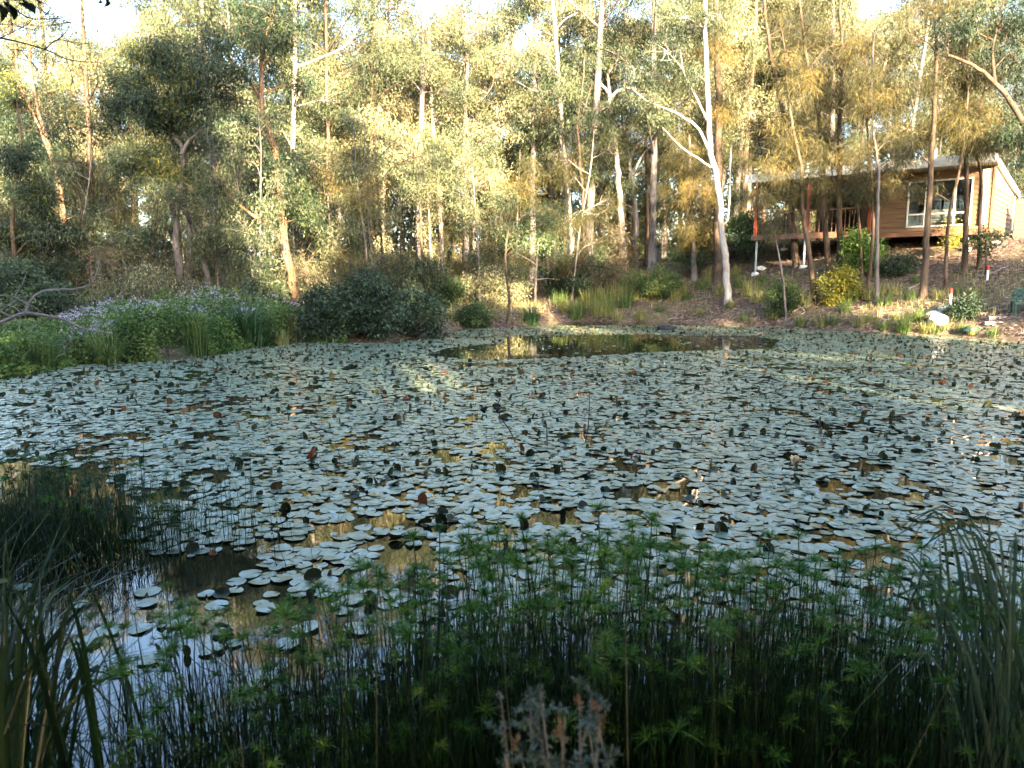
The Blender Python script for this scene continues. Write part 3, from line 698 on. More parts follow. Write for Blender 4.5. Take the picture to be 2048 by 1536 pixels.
def belt():
    """trees on the photographer's side of the pond; they shade the water and the near reeds"""
    rng = np.random.default_rng(21); mb = MB(); tb = MB()
    def crown(c, r, n, L=.42):
        q = unit(rng.normal(size=(n, 3))) * rng.random((n, 1)) ** .4 * np.asarray(r)
        leaves(mb, np.asarray(c) + q, rng.normal(0, 1, (n, 3)) - [0, 0, .5], rng.uniform(.6, 1.2, n) * L, rng.uniform(.6, 1.2, n) * L * .42, np.clip(rng.normal(.4, .2, n), 0, 1), rng)
    for i in range(46):
        x = -36 + 74 * (i + rng.random()) / 46; y = rng.uniform(-16, -9)
        h = np.interp(x, [-20, -8, -4, 3, 6, 12, 20, 23, 30], [17, 19.5, 20, 19.8, 17.4, 17.4, 17.2, 16.2, 15.8]) + rng.normal(0, .8) - .27 * (-9 - y) * -1 * .6
        tb.tube([(x, y, -.1), (x + rng.normal(0, .3), y, h * .5), (x, y, h)], [.2, .14, .05], 6)
        for j in range(9):
            crown((x + rng.normal(0, 1.2), y + rng.normal(0, 1), h * rng.uniform(.2, .94)), (1.5, 1.5, 1.2), 600)
    for i in range(46):     # low scrub fills the gaps between the trunks
        crown((rng.uniform(-36, 36), rng.uniform(-14, -5), rng.uniform(.8, 4.5)), (2.2, 1.5, 1.8), 420)
    for i in range(34):     # unseen bushes behind the viewer, added to block sun and sky light
        crown((rng.uniform(-7, 8), rng.uniform(-5, -1.8), rng.uniform(.7, 4.6)), (1.3, .9, 1.1), 520)
    for i in range(44):     # unseen boughs above the viewer, added to darken the near bank
        yy = rng.uniform(-4, 4.6); crown((rng.uniform(-8, 8), yy, rng.uniform(5.4, 7.4) + max(0, yy - 2) * .35), (1.8, 1.6, .9), 800)
    for x, y in [(-3, -4.5), (3.5, -5), (-7, -3.5), (7, -4)]:
        tb.tube([(x, y, 0), (x + .1, y, 3), (x, y + .8, 6), (x * .7, y + 3.5, 7), (x * .4, y + 6.5, 7.6)], [.17, .13, .09, .06, .03], 6)
    o = mb.build('woodland', M['darkshrub']); stuff(o, 'shading woodland behind the viewer, with unseen bushes and boughs added for shade', 'woodland')
    t = tb.build('trunk', M['bark_brown'], o)
belt()

# ------------------------------------------------------------------ shrubs, tufts and plants on the banks
def shrub(label, u, v, hu, hv, species, n, seed, name='shrub', Y=None, ns=9, cr=.35, stems=5, dens=1.0, cat='shrub'):
    """a bush standing at pixel (u,v), about hu wide and hv tall on the photograph"""
    rng = np.random.default_rng(seed)
    b = ground_px(u, v) if Y is None else at(u, v, Y)
    b[2] = max(gz(b[0], b[1]), -.1); Yb = b[1]
    W = hu / F * Yb / 2; Hh = hv / F * Yb
    cl = []
    for i in range(n):
        q = unit(rng.normal(size=3)) * rng.random() ** .4
        kk = rng.uniform(.6, 1.15); cl.append((b + np.array([q[0] * W * .85, q[1] * W * .6, Hh * (.48 + .42 * q[2]) * rng.uniform(.8, 1.15)]), (W * cr * kk, W * cr * kk, Hh * cr * .6 * kk), ns))
    for i in range(n if n > 10 else n // 2):
        q = rng.uniform(-1, 1); cl.append((b + np.array([q * W * .95, rng.normal(0, .3) * W, Hh * (1.02 - .45 * q * q) * rng.uniform(.8, 1.12)]), (W * .1, W * .1, Hh * .14), max(3, ns // 3)))
    br = [([b + np.array([rng.normal(0, .05), rng.normal(0, .05), 0]), b + np.array([rng.normal(0, W * .3), rng.normal(0, W * .2), Hh * .35]), b + np.array([rng.normal(0, W * .6), rng.normal(0, W * .4), Hh * .7])], .018) for _ in range(stems)]
    return grow(name, label, cat, [b, b + [0, 0, Hh * .3], b + [.03, 0, Hh * .6]], .022, cl, species, 'bark_brown', branches=br, seed=seed, sub=3, sides=5, dens=dens)

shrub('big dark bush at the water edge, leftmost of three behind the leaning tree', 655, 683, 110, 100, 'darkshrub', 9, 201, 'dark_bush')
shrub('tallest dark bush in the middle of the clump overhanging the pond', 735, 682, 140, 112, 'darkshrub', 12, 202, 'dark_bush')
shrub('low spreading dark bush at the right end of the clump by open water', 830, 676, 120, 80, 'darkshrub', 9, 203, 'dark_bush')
shrub('rounded yellow green bush on the right bank below the deck', 1676, 610, 76, 58, 'yellow', 12, 204, 'yellow_bush', ns=8)
shrub('sunlit green shrub beside the path left of the drooping casuarina', 1276, 520, 55, 78, 'bright', 10, 205, 'green_bush')
shrub('bright green shrub at the left end of the cabin deck', 1487, 505, 62, 75, 'bright', 10, 206, 'green_bush')
shrub('leafy lime green shrub climbing in front of the dark space under the deck', 1722, 560, 70, 90, 'bright', 9, 207, 'green_bush', ns=7, dens=.8)
shrub('low dark shrub under the cabin right of the lime green shrub', 1795, 548, 70, 28, 'darkshrub', 6, 208, 'dark_bush', ns=7)
shrub('small yellow leaved shrub under the cabin window', 1893, 520, 36, 70, 'yellow', 5, 209, 'yellow_bush', ns=4, dens=.5)
shrub('dark shrub left of the smooth white gum beside the path', 1375, 555, 70, 75, 'darkshrub', 9, 210, 'dark_bush')
shrub('sunlit pale shrub among the trunks behind the dark bushes', 775, 600, 130, 70, 'gum', 10, 211, 'woodland_bush')
shrub('broad green shrub on the far bank left of the white gum base', 1300, 600, 110, 55, 'shrub', 10, 212, 'green_bush')
shrub('green shrub with small white flowers at the far water edge', 940, 655, 75, 36, 'shrub', 8, 213, 'green_bush')
shrub('bluish green bush behind the dark bushes, right of the thin dark trunk', 880, 620, 90, 60, 'shrub', 9, 214, 'green_bush')
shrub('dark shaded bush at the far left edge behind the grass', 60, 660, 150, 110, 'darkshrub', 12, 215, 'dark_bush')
shrub('pale bush lit by the sun behind the strap leaf plant on the left bank', 510, 640, 90, 55, 'sungum', 8, 216, 'woodland_bush')
shrub('grey green low bush at the end of the timber logs', 1925, 638, 34, 34, 'darkshrub', 5, 217, 'dark_bush', ns=6)
shrub('small bushy green shrub on the bank left of the yellow bush', 1560, 632, 60, 62, 'shrub', 8, 218, 'green_bush', ns=6, dens=.7)

def tuft(label, u, v, hv, spread, mat, n, wid, seed, name='grass_tuft', cat='grass tuft', group=None, Y=None, base=.12, p=None, dirbias=(0, 0), hh=None):
    rng = np.random.default_rng(seed)
    if p is None:
        p = ground_px(u, v) if Y is None else at(u, v, Y)
        p[2] = max(gz(p[0], p[1]), -.05)
    Hh = hv / F * p[1] if hh is None else hh
    a = rng.uniform(0, 2 * PI, n); rad = base * np.sqrt(rng.random(n))
    B = np.stack([rad * np.cos(a), rad * np.sin(a), np.full(n, -.02)], 1)
    d = np.stack([np.cos(a) + rng.normal(0, .5, n) + dirbias[0], np.sin(a) + rng.normal(0, .5, n) + dirbias[1]], 1)
    h = Hh * rng.uniform(.45, 1.05, n); ln = spread * Hh * rng.uniform(.1, 1.0, n) ** 1.2
    mb = MB(); blades(mb, B, d, h, ln, wid * rng.uniform(.6, 1.2, n), np.clip(rng.normal(.5, .22, n), 0, 1))
    o = mb.build(name, M[mat], loc=p); tag(o, label, cat, group)
    return o

tuft('dark glossy strap leaf clump at the right end of the lilac flowers', 492, 685, 84, .9, 'strap', 150, .045, 301, 'strap_leaf_plant', 'plant', base=.35)
tuft('second strap leaf clump drooping to the water beside the lilac flowers', 515, 690, 56, 1.1, 'strap', 90, .045, 302, 'strap_leaf_plant', 'plant', base=.3)
tuft('spiky green strap leaf clump behind the left lawn edge', 190, 655, 70, .9, 'strap', 120, .035, 303, 'strap_leaf_plant', 'plant', base=.3)
tuft('green strap leaf clump with a few orange leaves at the far water edge', 1062, 650, 42, 1.0, 'strap', 130, .05, 304, 'strap_leaf_plant', 'plant', base=.25)
tuft('strap leaf clump on the far slope beside the thin brown trunk', 1148, 585, 26, 1.1, 'strap', 70, .05, 305, 'strap_leaf_plant', 'plant', base=.25)
tuft('strap leaf clump with white flower on the far slope', 1105, 598, 22, 1.0, 'strap', 60, .05, 306, 'strap_leaf_plant', 'plant', base=.22)
tuft('brown centred grass tussock at the left water edge', 88, 735, 74, .7, 'grass', 220, .012, 307, base=.25)
tuft('drooping dark tussock below the tip of the dead branch', 218, 728, 84, 1.1, 'grass', 260, .014, 308, base=.22)
tuft('upright green reeds standing in the water at the left bank', 395, 712, 82, .35, 'grass', 110, .02, 309, base=.25)
tuft('bluish fine reeds in the water left of the upright green reeds', 358, 714, 30, .3, 'strap', 110, .008, 310, base=.3)
tuft('dense green tussock at the right water edge', 1806, 667, 48, .8, 'grass', 260, .012, 311, base=.2)
tuft('tall pale grass at the foot of the leaning tree', 600, 684, 60, .6, 'straw', 160, .012, 312, base=.4)
tuft('golden sunlit grass on the far water edge', 1205, 632, 42, .6, 'straw', 260, .012, 313, base=.6)
tpos = [(1120, 610, 30), (1135, 625, 34), (1150, 640, 28), (1180, 615, 36), (1185, 590, 30), (1200, 605, 36), (1215, 622, 38), (1225, 600, 34), (1250, 615, 36), (1265, 600, 34), (1270, 580, 32), (1290, 575, 34), (1310, 590, 34), (1330, 585, 34), (1345, 575, 32), (1360, 590, 28), (1100, 580, 24), (1130, 565, 24), (1245, 572, 30), (1420, 560, 28), (1480, 575, 28), (1515, 605, 30), (1580, 605, 30), (1645, 590, 26), (1700, 605, 28), (1760, 590, 28), (1835, 640, 26), (1905, 640, 22), (1165, 600, 30), (1240, 600, 34), (1330, 570, 32), (1350, 600, 24), (1405, 580, 26), (1500, 590, 34), (1545, 600, 30), (1600, 615, 36), (1690, 625, 26), (1740, 600, 30), (1770, 610, 30), (1790, 590, 26), (1600, 655, 26), (1640, 655, 28), (1665, 650, 22), (1720, 655, 26), (1765, 662, 24), (1850, 668, 26), (1870, 668, 22), (1880, 600, 24), (1915, 590, 22), (1950, 590, 20), (1925, 668, 20), (1945, 672, 22), (1985, 675, 22), (1460, 615, 20), (1490, 645, 18), (1280, 640, 22), (1155, 632, 34), (1235, 640, 24), (1255, 590, 30), (1195, 575, 26), (880, 600, 30), (905, 640, 30), (640, 690, 34), (560, 690, 34), (680, 690, 24), (1440, 590, 26), (1375, 600, 20), (1570, 580, 28), (1820, 600, 22), (1712, 585, 22), (20, 740, 50), (150, 725, 34), (980, 640, 22), (1020, 575, 16), (950, 575, 18), (1115, 560, 18), (1210, 560, 24), (1470, 550, 22), (1520, 570, 22), (1545, 640, 22), (1830, 565, 18), (1790, 640, 18), (1740, 645, 18), (1890, 660, 18), (1320, 625, 16), (1400, 630, 14)]
TP = [tuft('grassy tuft growing on the leaf litter of the far bank', 1300, 600, 30, sp_, mt, 120, .014, 330 + i, 'grass_tuft', 'grass tuft', 'grass tufts along the far bank', base=.22, hh=.5) for i, (mt, sp_) in enumerate([('grass', .7), ('straw', .8), ('grass', .9), ('straw', .6)])]
for i, (u, v, hv) in enumerate(tpos):
    p = ground_px(u, v); s_ = hv / F * p[1] / .5
    q = TP[i % 4]
    o = q if i < 4 else q.copy()
    if i >= 4: COL.objects.link(o)
    o.location = p; o.scale = (s_ * 1.2, s_ * 1.2, s_); o.rotation_euler = (0, 0, i * 1.7)

def banks():
    # flowering groundcover on the left bank: one mass of leaves with lilac heads
    rng = np.random.default_rng(31)
    n = 520000
    y = rng.uniform(11, 30, n); x = rng.uniform(-.75, -.22, n) * y
    k0 = (rng.random(n) < .28) | (np.abs(sdist(x, y) - .35) < .55); x, y = x[k0], y[k0]; n = len(x)
    s = sdist(x, y); u = 1024 + x / y * F
    hmax = (.5 + .6 * vnoise(x, y, .9, 32)) * np.interp(u, [0, 120, 250, 420, 560, 640], [.42, .5, 1.0, 1.15, .95, .55])
    k = (s > -.25) & (s < np.interp(u, [0, 250, 600], [5, 6, 4.5]) * (.7 + .5 * vnoise(x, y, 2, 33)))
    for (uu, vv) in [(88, 735), (218, 728), (395, 712), (358, 714), (492, 685), (515, 690), (190, 655), (600, 684)]:
        c = ground_px(uu, vv); k &= np.hypot(x - c[0], (y - c[1] + .2) * .8) > .34
    x, y, s, hmax, u = x[k], y[k], s[k], hmax[k], u[k]
    z = np.maximum(height(x, y), 0) + hmax * (1 - .97 * rng.random(len(x)) ** np.interp(s, [0, 1.2, 2.5], [1.0, 1.2, 2.2])) * sstep(-.3, .25, s)
    m = len(x); mb = MB()
    leaves(mb, np.stack([x, y, z], 1), np.stack([rng.normal(0, 1, m), rng.normal(-.4, 1, m), rng.normal(.1, .5, m)], 1), rng.uniform(.05, .10, m), rng.uniform(.03, .065, m), np.clip(rng.normal(.5, .2, m) + .6 * (vnoise(x, y, .7, 34) - .5), 0, 1), rng)
    nleaf = m
    kf = (rng.random(m) < .26 * vnoise(x, y, .6, 37) ** 2) & (u > 120) & (s > .3) & (z > np.maximum(height(x, y), 0) + hmax * .6)
    fx, fy, fz = x[kf], y[kf], z[kf] + rng.uniform(.02, .2, kf.sum()); c = len(fx)
    P = np.repeat(np.stack([fx, fy, fz], 1), 4, 0) + rng.normal(0, .02, (c * 4, 3))
    leaves(mb, P, rng.normal(0, 1, (c * 4, 3)) + [0, 0, .6], rng.uniform(.022, .04, c * 4), rng.uniform(.018, .03, c * 4), rng.random(c * 4), rng)
    o = mb.build('flowering_groundcover', [M['cover'], M['flower']], midx=np.concatenate([np.zeros(nleaf), np.ones(c * 4)]))
    stuff(o, 'green groundcover with lilac flower heads along the left bank', 'groundcover')
    # sparse grass over the far bank
    n = 24000
    y = rng.uniform(19, 36, n); x = rng.uniform(-.12, .72, n) * y
    s = sdist(x, y); k = (s > .1) & (s < 6) & (vnoise(x, y, 1.1, 35) > .42)
    x, y = x[k], y[k]; m = len(x); mb = MB(); a = rng.uniform(0, 2 * PI, m)
    blades(mb, np.stack([x, y, height(x, y)], 1), np.stack([np.cos(a), np.sin(a)], 1), rng.uniform(.08, .3, m), rng.uniform(.03, .2, m), rng.uniform(.008, .016, m), np.clip(rng.normal(.5, .25, m), 0, 1), 3)
    stuff(mb.build('bank_grass', M['straw']), 'sparse dry grass growing through the litter of the far bank', 'grass')
    # leaf litter lying on the slope: curled fallen leaves and bark chips
    n = 26000
    y = rng.uniform(20, 40, n); x = rng.uniform(-.15, .74, n) * y
    s = sdist(x, y); k = s > .15; x, y = x[k], y[k]; m = len(x); mb = MB()
    leaves(mb, np.stack([x, y, height(x, y) + rng.uniform(.01, .04, m)], 1), np.stack([rng.normal(0, 1, m), rng.normal(0, 1, m), rng.normal(.15, .25, m)], 1), rng.uniform(.08, .2, m), rng.uniform(.02, .05, m), rng.random(m), rng)
    lit = leaf_mat('fallen_leaf', [(0, (.04, .026, .02)), (.5, (.12, .077, .056)), (.85, (.22, .15, .11)), (1, (.42, .34, .28))], transl=0)
    stuff(mb.build('fallen_leaves', lit), 'brown fallen leaves and bark littering the right slope', 'leaf litter')
banks()

# ------------------------------------------------------------------ foreground
def umbel(rng, rad=.05, n=84):
    mb = MB()
    a = rng.uniform(0, 2 * PI, n); el = rng.uniform(-.35, 1.3, n)
    d = np.stack([np.cos(a) * np.cos(el), np.sin(a) * np.cos(el), np.sin(el)], 1)
    L = rad * rng.uniform(.7, 1.15, n)
    s = unit(np.cross(d, rng.normal(size=(n, 3)))); wd = .00085
    p0 = np.zeros((n, 3)); p1 = d * L[:, None] * .55; p2 = d * L[:, None]; p2[:, 2] -= L * .16
    V = np.stack([p0 - s * wd, p0 + s * wd, p1 - s * wd, p1 + s * wd, p2 - s * wd * .6, p2 + s * wd * .6], 1).reshape(-1, 3)
    Q = (np.arange(n)[:, None, None] * 6 + np.array([(0, 1, 3, 2), (2, 3, 5, 4)])[None]).reshape(-1, 4)
    mb.add(V, Q, None, np.repeat(np.clip(rng.normal(.5, .18, n), 0, 1), 6))
    return mb

def reeds():
    rng = np.random.default_rng(41)
    protos = []
    for i in range(12):
        t = thing('papyrus_stalk', 'dwarf papyrus stalk with a feathery green head in the near reeds', 'reed', (0, 0, 0), 0, 'papyrus stalks along the near bank')
        b = rng.normal(0, .05, 2)
        st = MB(); st.tube([(0, 0, -.12), (b[0] * .3, b[1] * .3, .35), (b[0] * .8, b[1] * .8, .7), (b[0] * 1.2, b[1] * 1.2, 1.0)], [.0028, .0026, .0022, .0018], 4, tint=rng.random())
        s_ = st.build('stem', M['stalk'], t)
        u_ = umbel(rng, rng.uniform(.034, .05)).build('umbel', M['papyrus'], t); u_.location = (b[0] * 1.2, b[1] * 1.2, 1.0)
        protos.append(t)
    # where the stalks stand: (x, y, height)
    spots = []
    def topline(u): return np.interp(u, [150, 300, 520, 650, 830, 900, 1000, 1150, 1350, 1500, 1700, 1900, 2048], [1190, 1185, 1190, 1140, 1085, 1050, 1045, 1040, 1050, 1060, 1085, 1110, 1130])
    dense = lambda u: np.interp(u, [150, 260, 420, 700, 850, 1000, 1600, 1800, 2048], [.15, .45, .55, .6, .9, 1, 1, .8, .6])
    while len(spots) < 262:
        y = rng.uniform(1.95, 3.25); u = rng.uniform(150, 2050)
        if rng.random() > dense(u): continue
        v = topline(u) + abs(rng.normal(0, 1)) * 130 * rng.random() + rng.uniform(0, 60)
        top = at(u, v, y + rng.normal(0, .05))
        if top[2] < .25 or top[2] > 1.05: continue
        spots.append((top[0], y, top[2]))
    # left clump of papyrus standing in the water
    clump = []
    while len(clump) < 38:
        x = rng.normal(-3.15, .55); y = rng.normal(4.75, .3); h = rng.uniform(.3, .72)
        if x < -y * .67 - .3: continue
        clump.append((x, y, h))
    def put(i, x, y, h, lab=None, grp=None):
        p = protos[i % 12]
        z0 = max(gz(x, y), -.15)
        sc_ = (h - z0)
        first = i < 12
        o = p if first else dup(p, (x, y, z0), 0, 1, lab, grp)
        o.location = (x, y, z0); o.rotation_euler = (rng.normal(0, .1), rng.normal(0, .1), rng.uniform(0, 6.28)); o.scale = (1, 1, 1)
        for c in o.children:
            if c.name.startswith('stem'): c.scale = (1, 1, sc_)
            else:
                c.location = (c.location[0], c.location[1], sc_); k = rng.uniform(.55, 1.15); c.scale = (k, k, k * rng.uniform(.6, 1))
    bpy.context.view_layer.update()
    for i, s_ in enumerate(spots): put(i, *s_)
    for i, s_ in enumerate(clump): put(100 + i, *s_, 'dark papyrus stalk in the clump standing in the water at the left', 'papyrus stalks in the left clump')
    # the rest of the reed bed: headless stems, sedge and lower umbels, one mass
    mb = MB()
    for _ in range(1300):
        y = rng.uniform(1.75, 3.35); u = rng.uniform(120, 2150)
        if rng.random() > dense(u): continue
        b = at(u, 900, y); x = b[0]; z0 = max(gz(x, y), -.1)
        vt = topline(u) + rng.uniform(60, 420); top = at(u + rng.normal(0, 95), vt, y + rng.normal(0, .1))
        if top[2] < .12: continue
        m_ = (np.array([x, y, z0]) + top) / 2 + rng.normal(0, .035, 3)
        mb.tube([(x, y, z0), m_, top], [.0028, .0024, .0013], 3, tint=rng.random(), cap=False)
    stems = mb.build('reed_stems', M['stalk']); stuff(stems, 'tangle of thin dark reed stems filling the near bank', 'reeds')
    um = MB(); U = [umbel(rng, .036, 54) for _ in range(6)]
    for q in range(1500):
        y = rng.uniform(1.7, 3.2); u = rng.uniform(200, 2100)
        if rng.random() > dense(u): continue
        v = topline(u) + 40 + 420 * rng.random() ** 1.1
        c = at(u, v, y)
        if c[2] < .1: continue
        g = U[q % 6]; k = rng.uniform(.6, 1.3)
        um.add(np.concatenate(g.v) * k + c, np.concatenate(g.q), None, np.clip(np.concatenate(g.tint) + rng.normal(0, .15), 0, 1))
    stuff(um.build('reed_heads', M['papyrus']), 'smaller green reed heads crowded low in the reed bed', 'reeds')
    # fine upright green blades between the stems
    mb = MB(); n = 17000
    y = rng.uniform(1.75, 3.25, n); u = rng.uniform(230, 2150, n); k = rng.random(n) < dense(u) * .9; y, u = y[k], u[k]; n = len(y)
    x = (u - 1024) / F * (y * cp + 1.4 * sp)
    top = topline(u) + 60 + 480 * rng.random(n) ** .9
    zt = np.array([at(a, b, c)[2] for a, b, c in zip(u, top, y)]); k = zt > .1
    x, y, zt = x[k], y[k], zt[k]; n = len(x); a = rng.uniform(0, 2 * PI, n)
    z0 = np.maximum(height(x, y), -.08); hh = np.clip(zt - z0, .08, .9)
    blades(mb, np.stack([x, y, z0], 1), np.stack([np.cos(a), np.sin(a)], 1), hh * .85, hh * rng.uniform(.02, .35, n) ** 1.3, rng.uniform(.0025, .0055, n), np.clip(rng.normal(.42, .25, n), 0, 1), 4)
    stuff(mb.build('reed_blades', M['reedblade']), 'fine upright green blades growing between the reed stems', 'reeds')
    # clump mass at left
    mb = MB(); n = 3200
    x = rng.normal(-3.25, .6, n); y = rng.normal(4.75, .3, n); a = rng.uniform(0, 2 * PI, n)
    blades(mb, np.stack([x, y, np.full(n, -.05)], 1), np.stack([np.cos(a), np.sin(a)], 1), rng.uniform(.2, .55, n), rng.uniform(.02, .3, n), .0045, np.clip(rng.normal(.5, .2, n), 0, .9), 3)
    for q in range(320):
        c = np.array([rng.normal(-3.2, .6), rng.normal(4.75, .3), rng.uniform(.15, .62)]); g = U[q % 6]
        um2 = np.concatenate(g.v) * rng.uniform(.8, 1.4) + c
        mb.add(um2, np.concatenate(g.q), None, np.clip(np.concatenate(g.tint) * .6 + .4, 0, 1))
    stuff(mb.build('clump_sedge', M['reedblade']), 'dark tangled sedge filling the left papyrus clump', 'sedge')
    # sedge undergrowth
    mb = MB(); n = 5200
    y = 1.25 + 1.6 * rng.random(n) ** .8; x = rng.uniform(-.85, .85, n) * y; a = rng.uniform(0, 2 * PI, n)
    k = (x > -1.1) | (y < 2.0) ; x, y, a = x[k], y[k], a[k]; n = len(x)
    z = np.maximum(height(x, y), -.05)
    hh = rng.uniform(.15, .5, n)
    blades(mb, np.stack([x, y, z], 1), np.stack([np.cos(a), np.sin(a)], 1), hh, hh * rng.uniform(.1, .9, n), rng.uniform(.003, .007, n), np.clip(rng.normal(.35, .2, n), 0, 1), 4)
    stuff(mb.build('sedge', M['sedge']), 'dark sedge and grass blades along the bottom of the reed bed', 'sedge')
reeds()

def fore():
    rng = np.random.default_rng(51)
    # big strap-leaf plants
    def strapplant(label, p, specs, wid, nm, seed, mat='strapshade'):
        r = np.random.default_rng(seed); mb = MB()
        for (pts, w_) in specs:
            C = smooth_path(np.asarray(pts) - p, 4); k = len(C); t = np.linspace(0, 1, k)
            d = unit(np.gradient(C, axis=0)); s = unit(np.cross(d, np.array([0, 1, .25]) + r.normal(0, .35, 3)))
            ww = w_ * .5 * np.minimum(1, 1.15 - t ** 3 * 1.12)
            up = np.cross(s, d) * (ww * .35)[:, None]
            V = np.stack([C - s * ww[:, None] + up, C, C + s * ww[:, None] + up], 1).reshape(-1, 3)
            i = np.arange(k - 1)[:, None] * 3
            Q = np.concatenate([np.stack([i + 0, i + 1, i + 4, i + 3], -1).reshape(-1, 4), np.stack([i + 1, i + 2, i + 5, i + 4], -1).reshape(-1, 4)])
            mb.add(V, Q, None, np.clip(r.normal(.5, .25), 0, 1))
        return tag(mb.build(nm, M[mat], loc=p, smooth=True), label, 'plant')
    p = np.array([-1.35, 1.85, gz(-1.35, 1.85)])
    S = []
    tips = [(150, 1035, 2.3, .028), (30, 1130, 2.2, .026), (250, 1160, 2.3, .02), (60, 1060, 2.0, .024), (255, 1270, 2.25, .022), (110, 1110, 2.4, .02), (0, 1180, 1.7, .026), (330, 1120, 2.3, .014), (190, 1200, 2.0, .018), (270, 1330, 2.0, .016), (20, 1250, 1.6, .022), (-40, 1060, 1.9, .026), (215, 1110, 2.5, .014), (120, 1250, 1.8, .024), (230, 1420, 1.8, .016), (70, 1200, 1.7, .022), (-60, 1200, 1.6, .026), (170, 1350, 1.7, .02), (300, 1230, 2.2, .012), (140, 1150, 2.1, .022)]
    for (u, v, Y, w_) in tips + [(a + rng.normal(0, 40), b_ + rng.normal(0, 40) + 20, c + rng.normal(0, .1), d * .85) for a, b_, c, d in tips]:
        e = at(u, v, Y); b = p + np.append(rng.normal(0, .12, 2), -.02)
        m_ = b * .45 + e * .55; m_[2] = max(b[2], e[2]) * .62 + .2 + rng.normal(0, .05)
        S.append(([b, b * .75 + m_ * .25 + [0, 0, .1], m_, e], w_))
    S = [(q_, w_ * .75) for q_, w_ in S]
    strapplant('big arching strap leaf plant at the lower left corner of the near bank', p, S, .03, 'strap_leaf_plant', 61)
    p2 = np.array([1.42, 1.95, gz(1.42, 1.95)])
    S = []
    tl = [(1655, 1192, 2.4, .011), (1830, 1080, 2.5, .014), (1720, 1110, 2.6, .010), (1770, 1090, 2.6, .010), (1870, 1120, 2.5, .012), (1680, 1250, 2.3, .010), (1745, 1235, 2.3, .010), (1710, 1330, 2.2, .009), (1790, 1370, 2.1, .009), (2000, 1120, 2.6, .012), (2030, 1180, 2.4, .014), (1640, 1140, 2.7, .009), (1900, 1200, 2.3, .012), (1830, 1180, 2.4, .012), (1950, 1080, 2.6, .011), (1860, 1270, 2.2, .011), (1690, 1420, 2.0, .008), (2060, 1240, 2.2, .014), (1810, 1130, 2.5, .012), (1760, 1160, 2.4, .011), (1930, 1160, 2.4, .011), (1960, 1230, 2.3, .012), (1850, 1100, 2.55, .01), (1800, 1250, 2.3, .01), (1740, 1290, 2.2, .009), (1990, 1200, 2.2, .012), (2040, 1120, 2.5, .012)]
    for (u, v, Y, w_) in tl * 2:
        e = at(u + rng.normal(0, 14), v + rng.normal(0, 16), Y - .35 + rng.normal(0, .08)); b = p2 + np.append(rng.normal(0, .08, 2), -.02)
        dz = e[2] - b[2]; p1 = b + (e - b) * .22; p1[2] = b[2] + .60 * dz + .04; q1 = b + (e - b) * .58; q1[2] = b[2] + dz * 1.02 + .04 + .12 * abs(e[0] - b[0])
        S.append(([b, p1, q1, e], w_ * rng.uniform(.55, .95)))
    strapplant('long thin grey green grass clump arching left at the lower right corner', p2, S, .012, 'long_grass_clump', 62, 'longgrass')
    tuft('tall thin grass clump at the right edge of the near reeds', 0, 0, 0, .5, 'sedge', 130, .009, 63, p=np.array([2.0, 2.6, -.05]), hh=.8, base=.25)
    tuft('dark wide grass tussock at the lower left edge behind the strap leaves', 0, 0, 0, .9, 'sedge', 160, .012, 64, p=np.array([-2.1, 2.3, .1]), hh=.55, base=.3)
    for i, (px_, py_, hh_, n_) in enumerate([(-1.75, 2.25, .75, 150), (-1.15, 1.7, .6, 120), (-2.45, 3.0, .8, 150), (-2.0, 2.7, .7, 130)]):
        tuft(('tall fine dark green grass clump behind the strap leaf plant', 'fine grass clump at the foot of the strap leaf plant', 'arching grass clump at the left edge below the papyrus clump', 'fine arching grass clump between the strap leaves and the open water')[i], 0, 0, 0, .75, 'reedblade', n_, .010, 640 + i, p=np.array([px_, py_, max(gz(px_, py_), -.05)]), hh=hh_, base=.22)
    # one pale bent reed in the middle
    a = [at(1165, 1400, 2.45), at(1172, 1300, 2.5), at(1178, 1220, 2.5), at(1172, 1120, 2.5)]
    a[0][2] = max(a[0][2] - .2, .05)
    mb = MB(); P = smooth_path(a, 5); mb.tube(P - P[0], np.linspace(.004, .002, len(P)), 4); tag(mb.build('dry_reed', solid('dry_reed', (.30, .33, .28)), loc=P[0]), 'single pale dry reed rising through the middle of the papyrus', 'reed')
    # blurred grevillea close to the lens
    b = np.array([.11, 1.22, gz(.11, 1.22)])
    root = thing('grevillea_shrub', 'blurred blue green shrub with orange tips at the bottom centre', 'shrub', b)
    st = MB(); lf = MB(); tp = MB()
    for (u, v, dy) in [(1000, 1385, 0), (1060, 1400, .05), (1080, 1380, -.02), (1120, 1450, 0), (1160, 1400, .06), (1185, 1385, 0), (1200, 1440, -.05), (1225, 1490, 0), (1030, 1480, .03), (1090, 1520, 0), (1150, 1500, .05), (1060, 1440, 0), (1180, 1470, .03), (1010, 1510, -.03), (1210, 1530, 0), (1130, 1420, .02), (1190, 1415, .02), (1070, 1410, .02)]:
        e = at(u, v, 1.22 + dy) - b; m_ = e * .55 + rng.normal(0, .03, 3)
        C = smooth_path([(0, 0, -.05), m_, e], 8); st.tube(C, np.linspace(.005, .0015, len(C)), 5)
        segs = [C[len(C) * 2 // 3:]]
        for q in range(5):
            j0 = C[rng.integers(len(C) * 3 // 5, len(C))]; dd = unit(rng.normal(0, 1, 3) * [1, 1, .55] + [0, 0, .15]) * rng.uniform(.02, .05)
            sg = np.array([j0, j0 + dd * .5 + [0, 0, .003], j0 + dd]); st.tube(sg, [.0012, .001, .0006], 3); segs.append(sg)
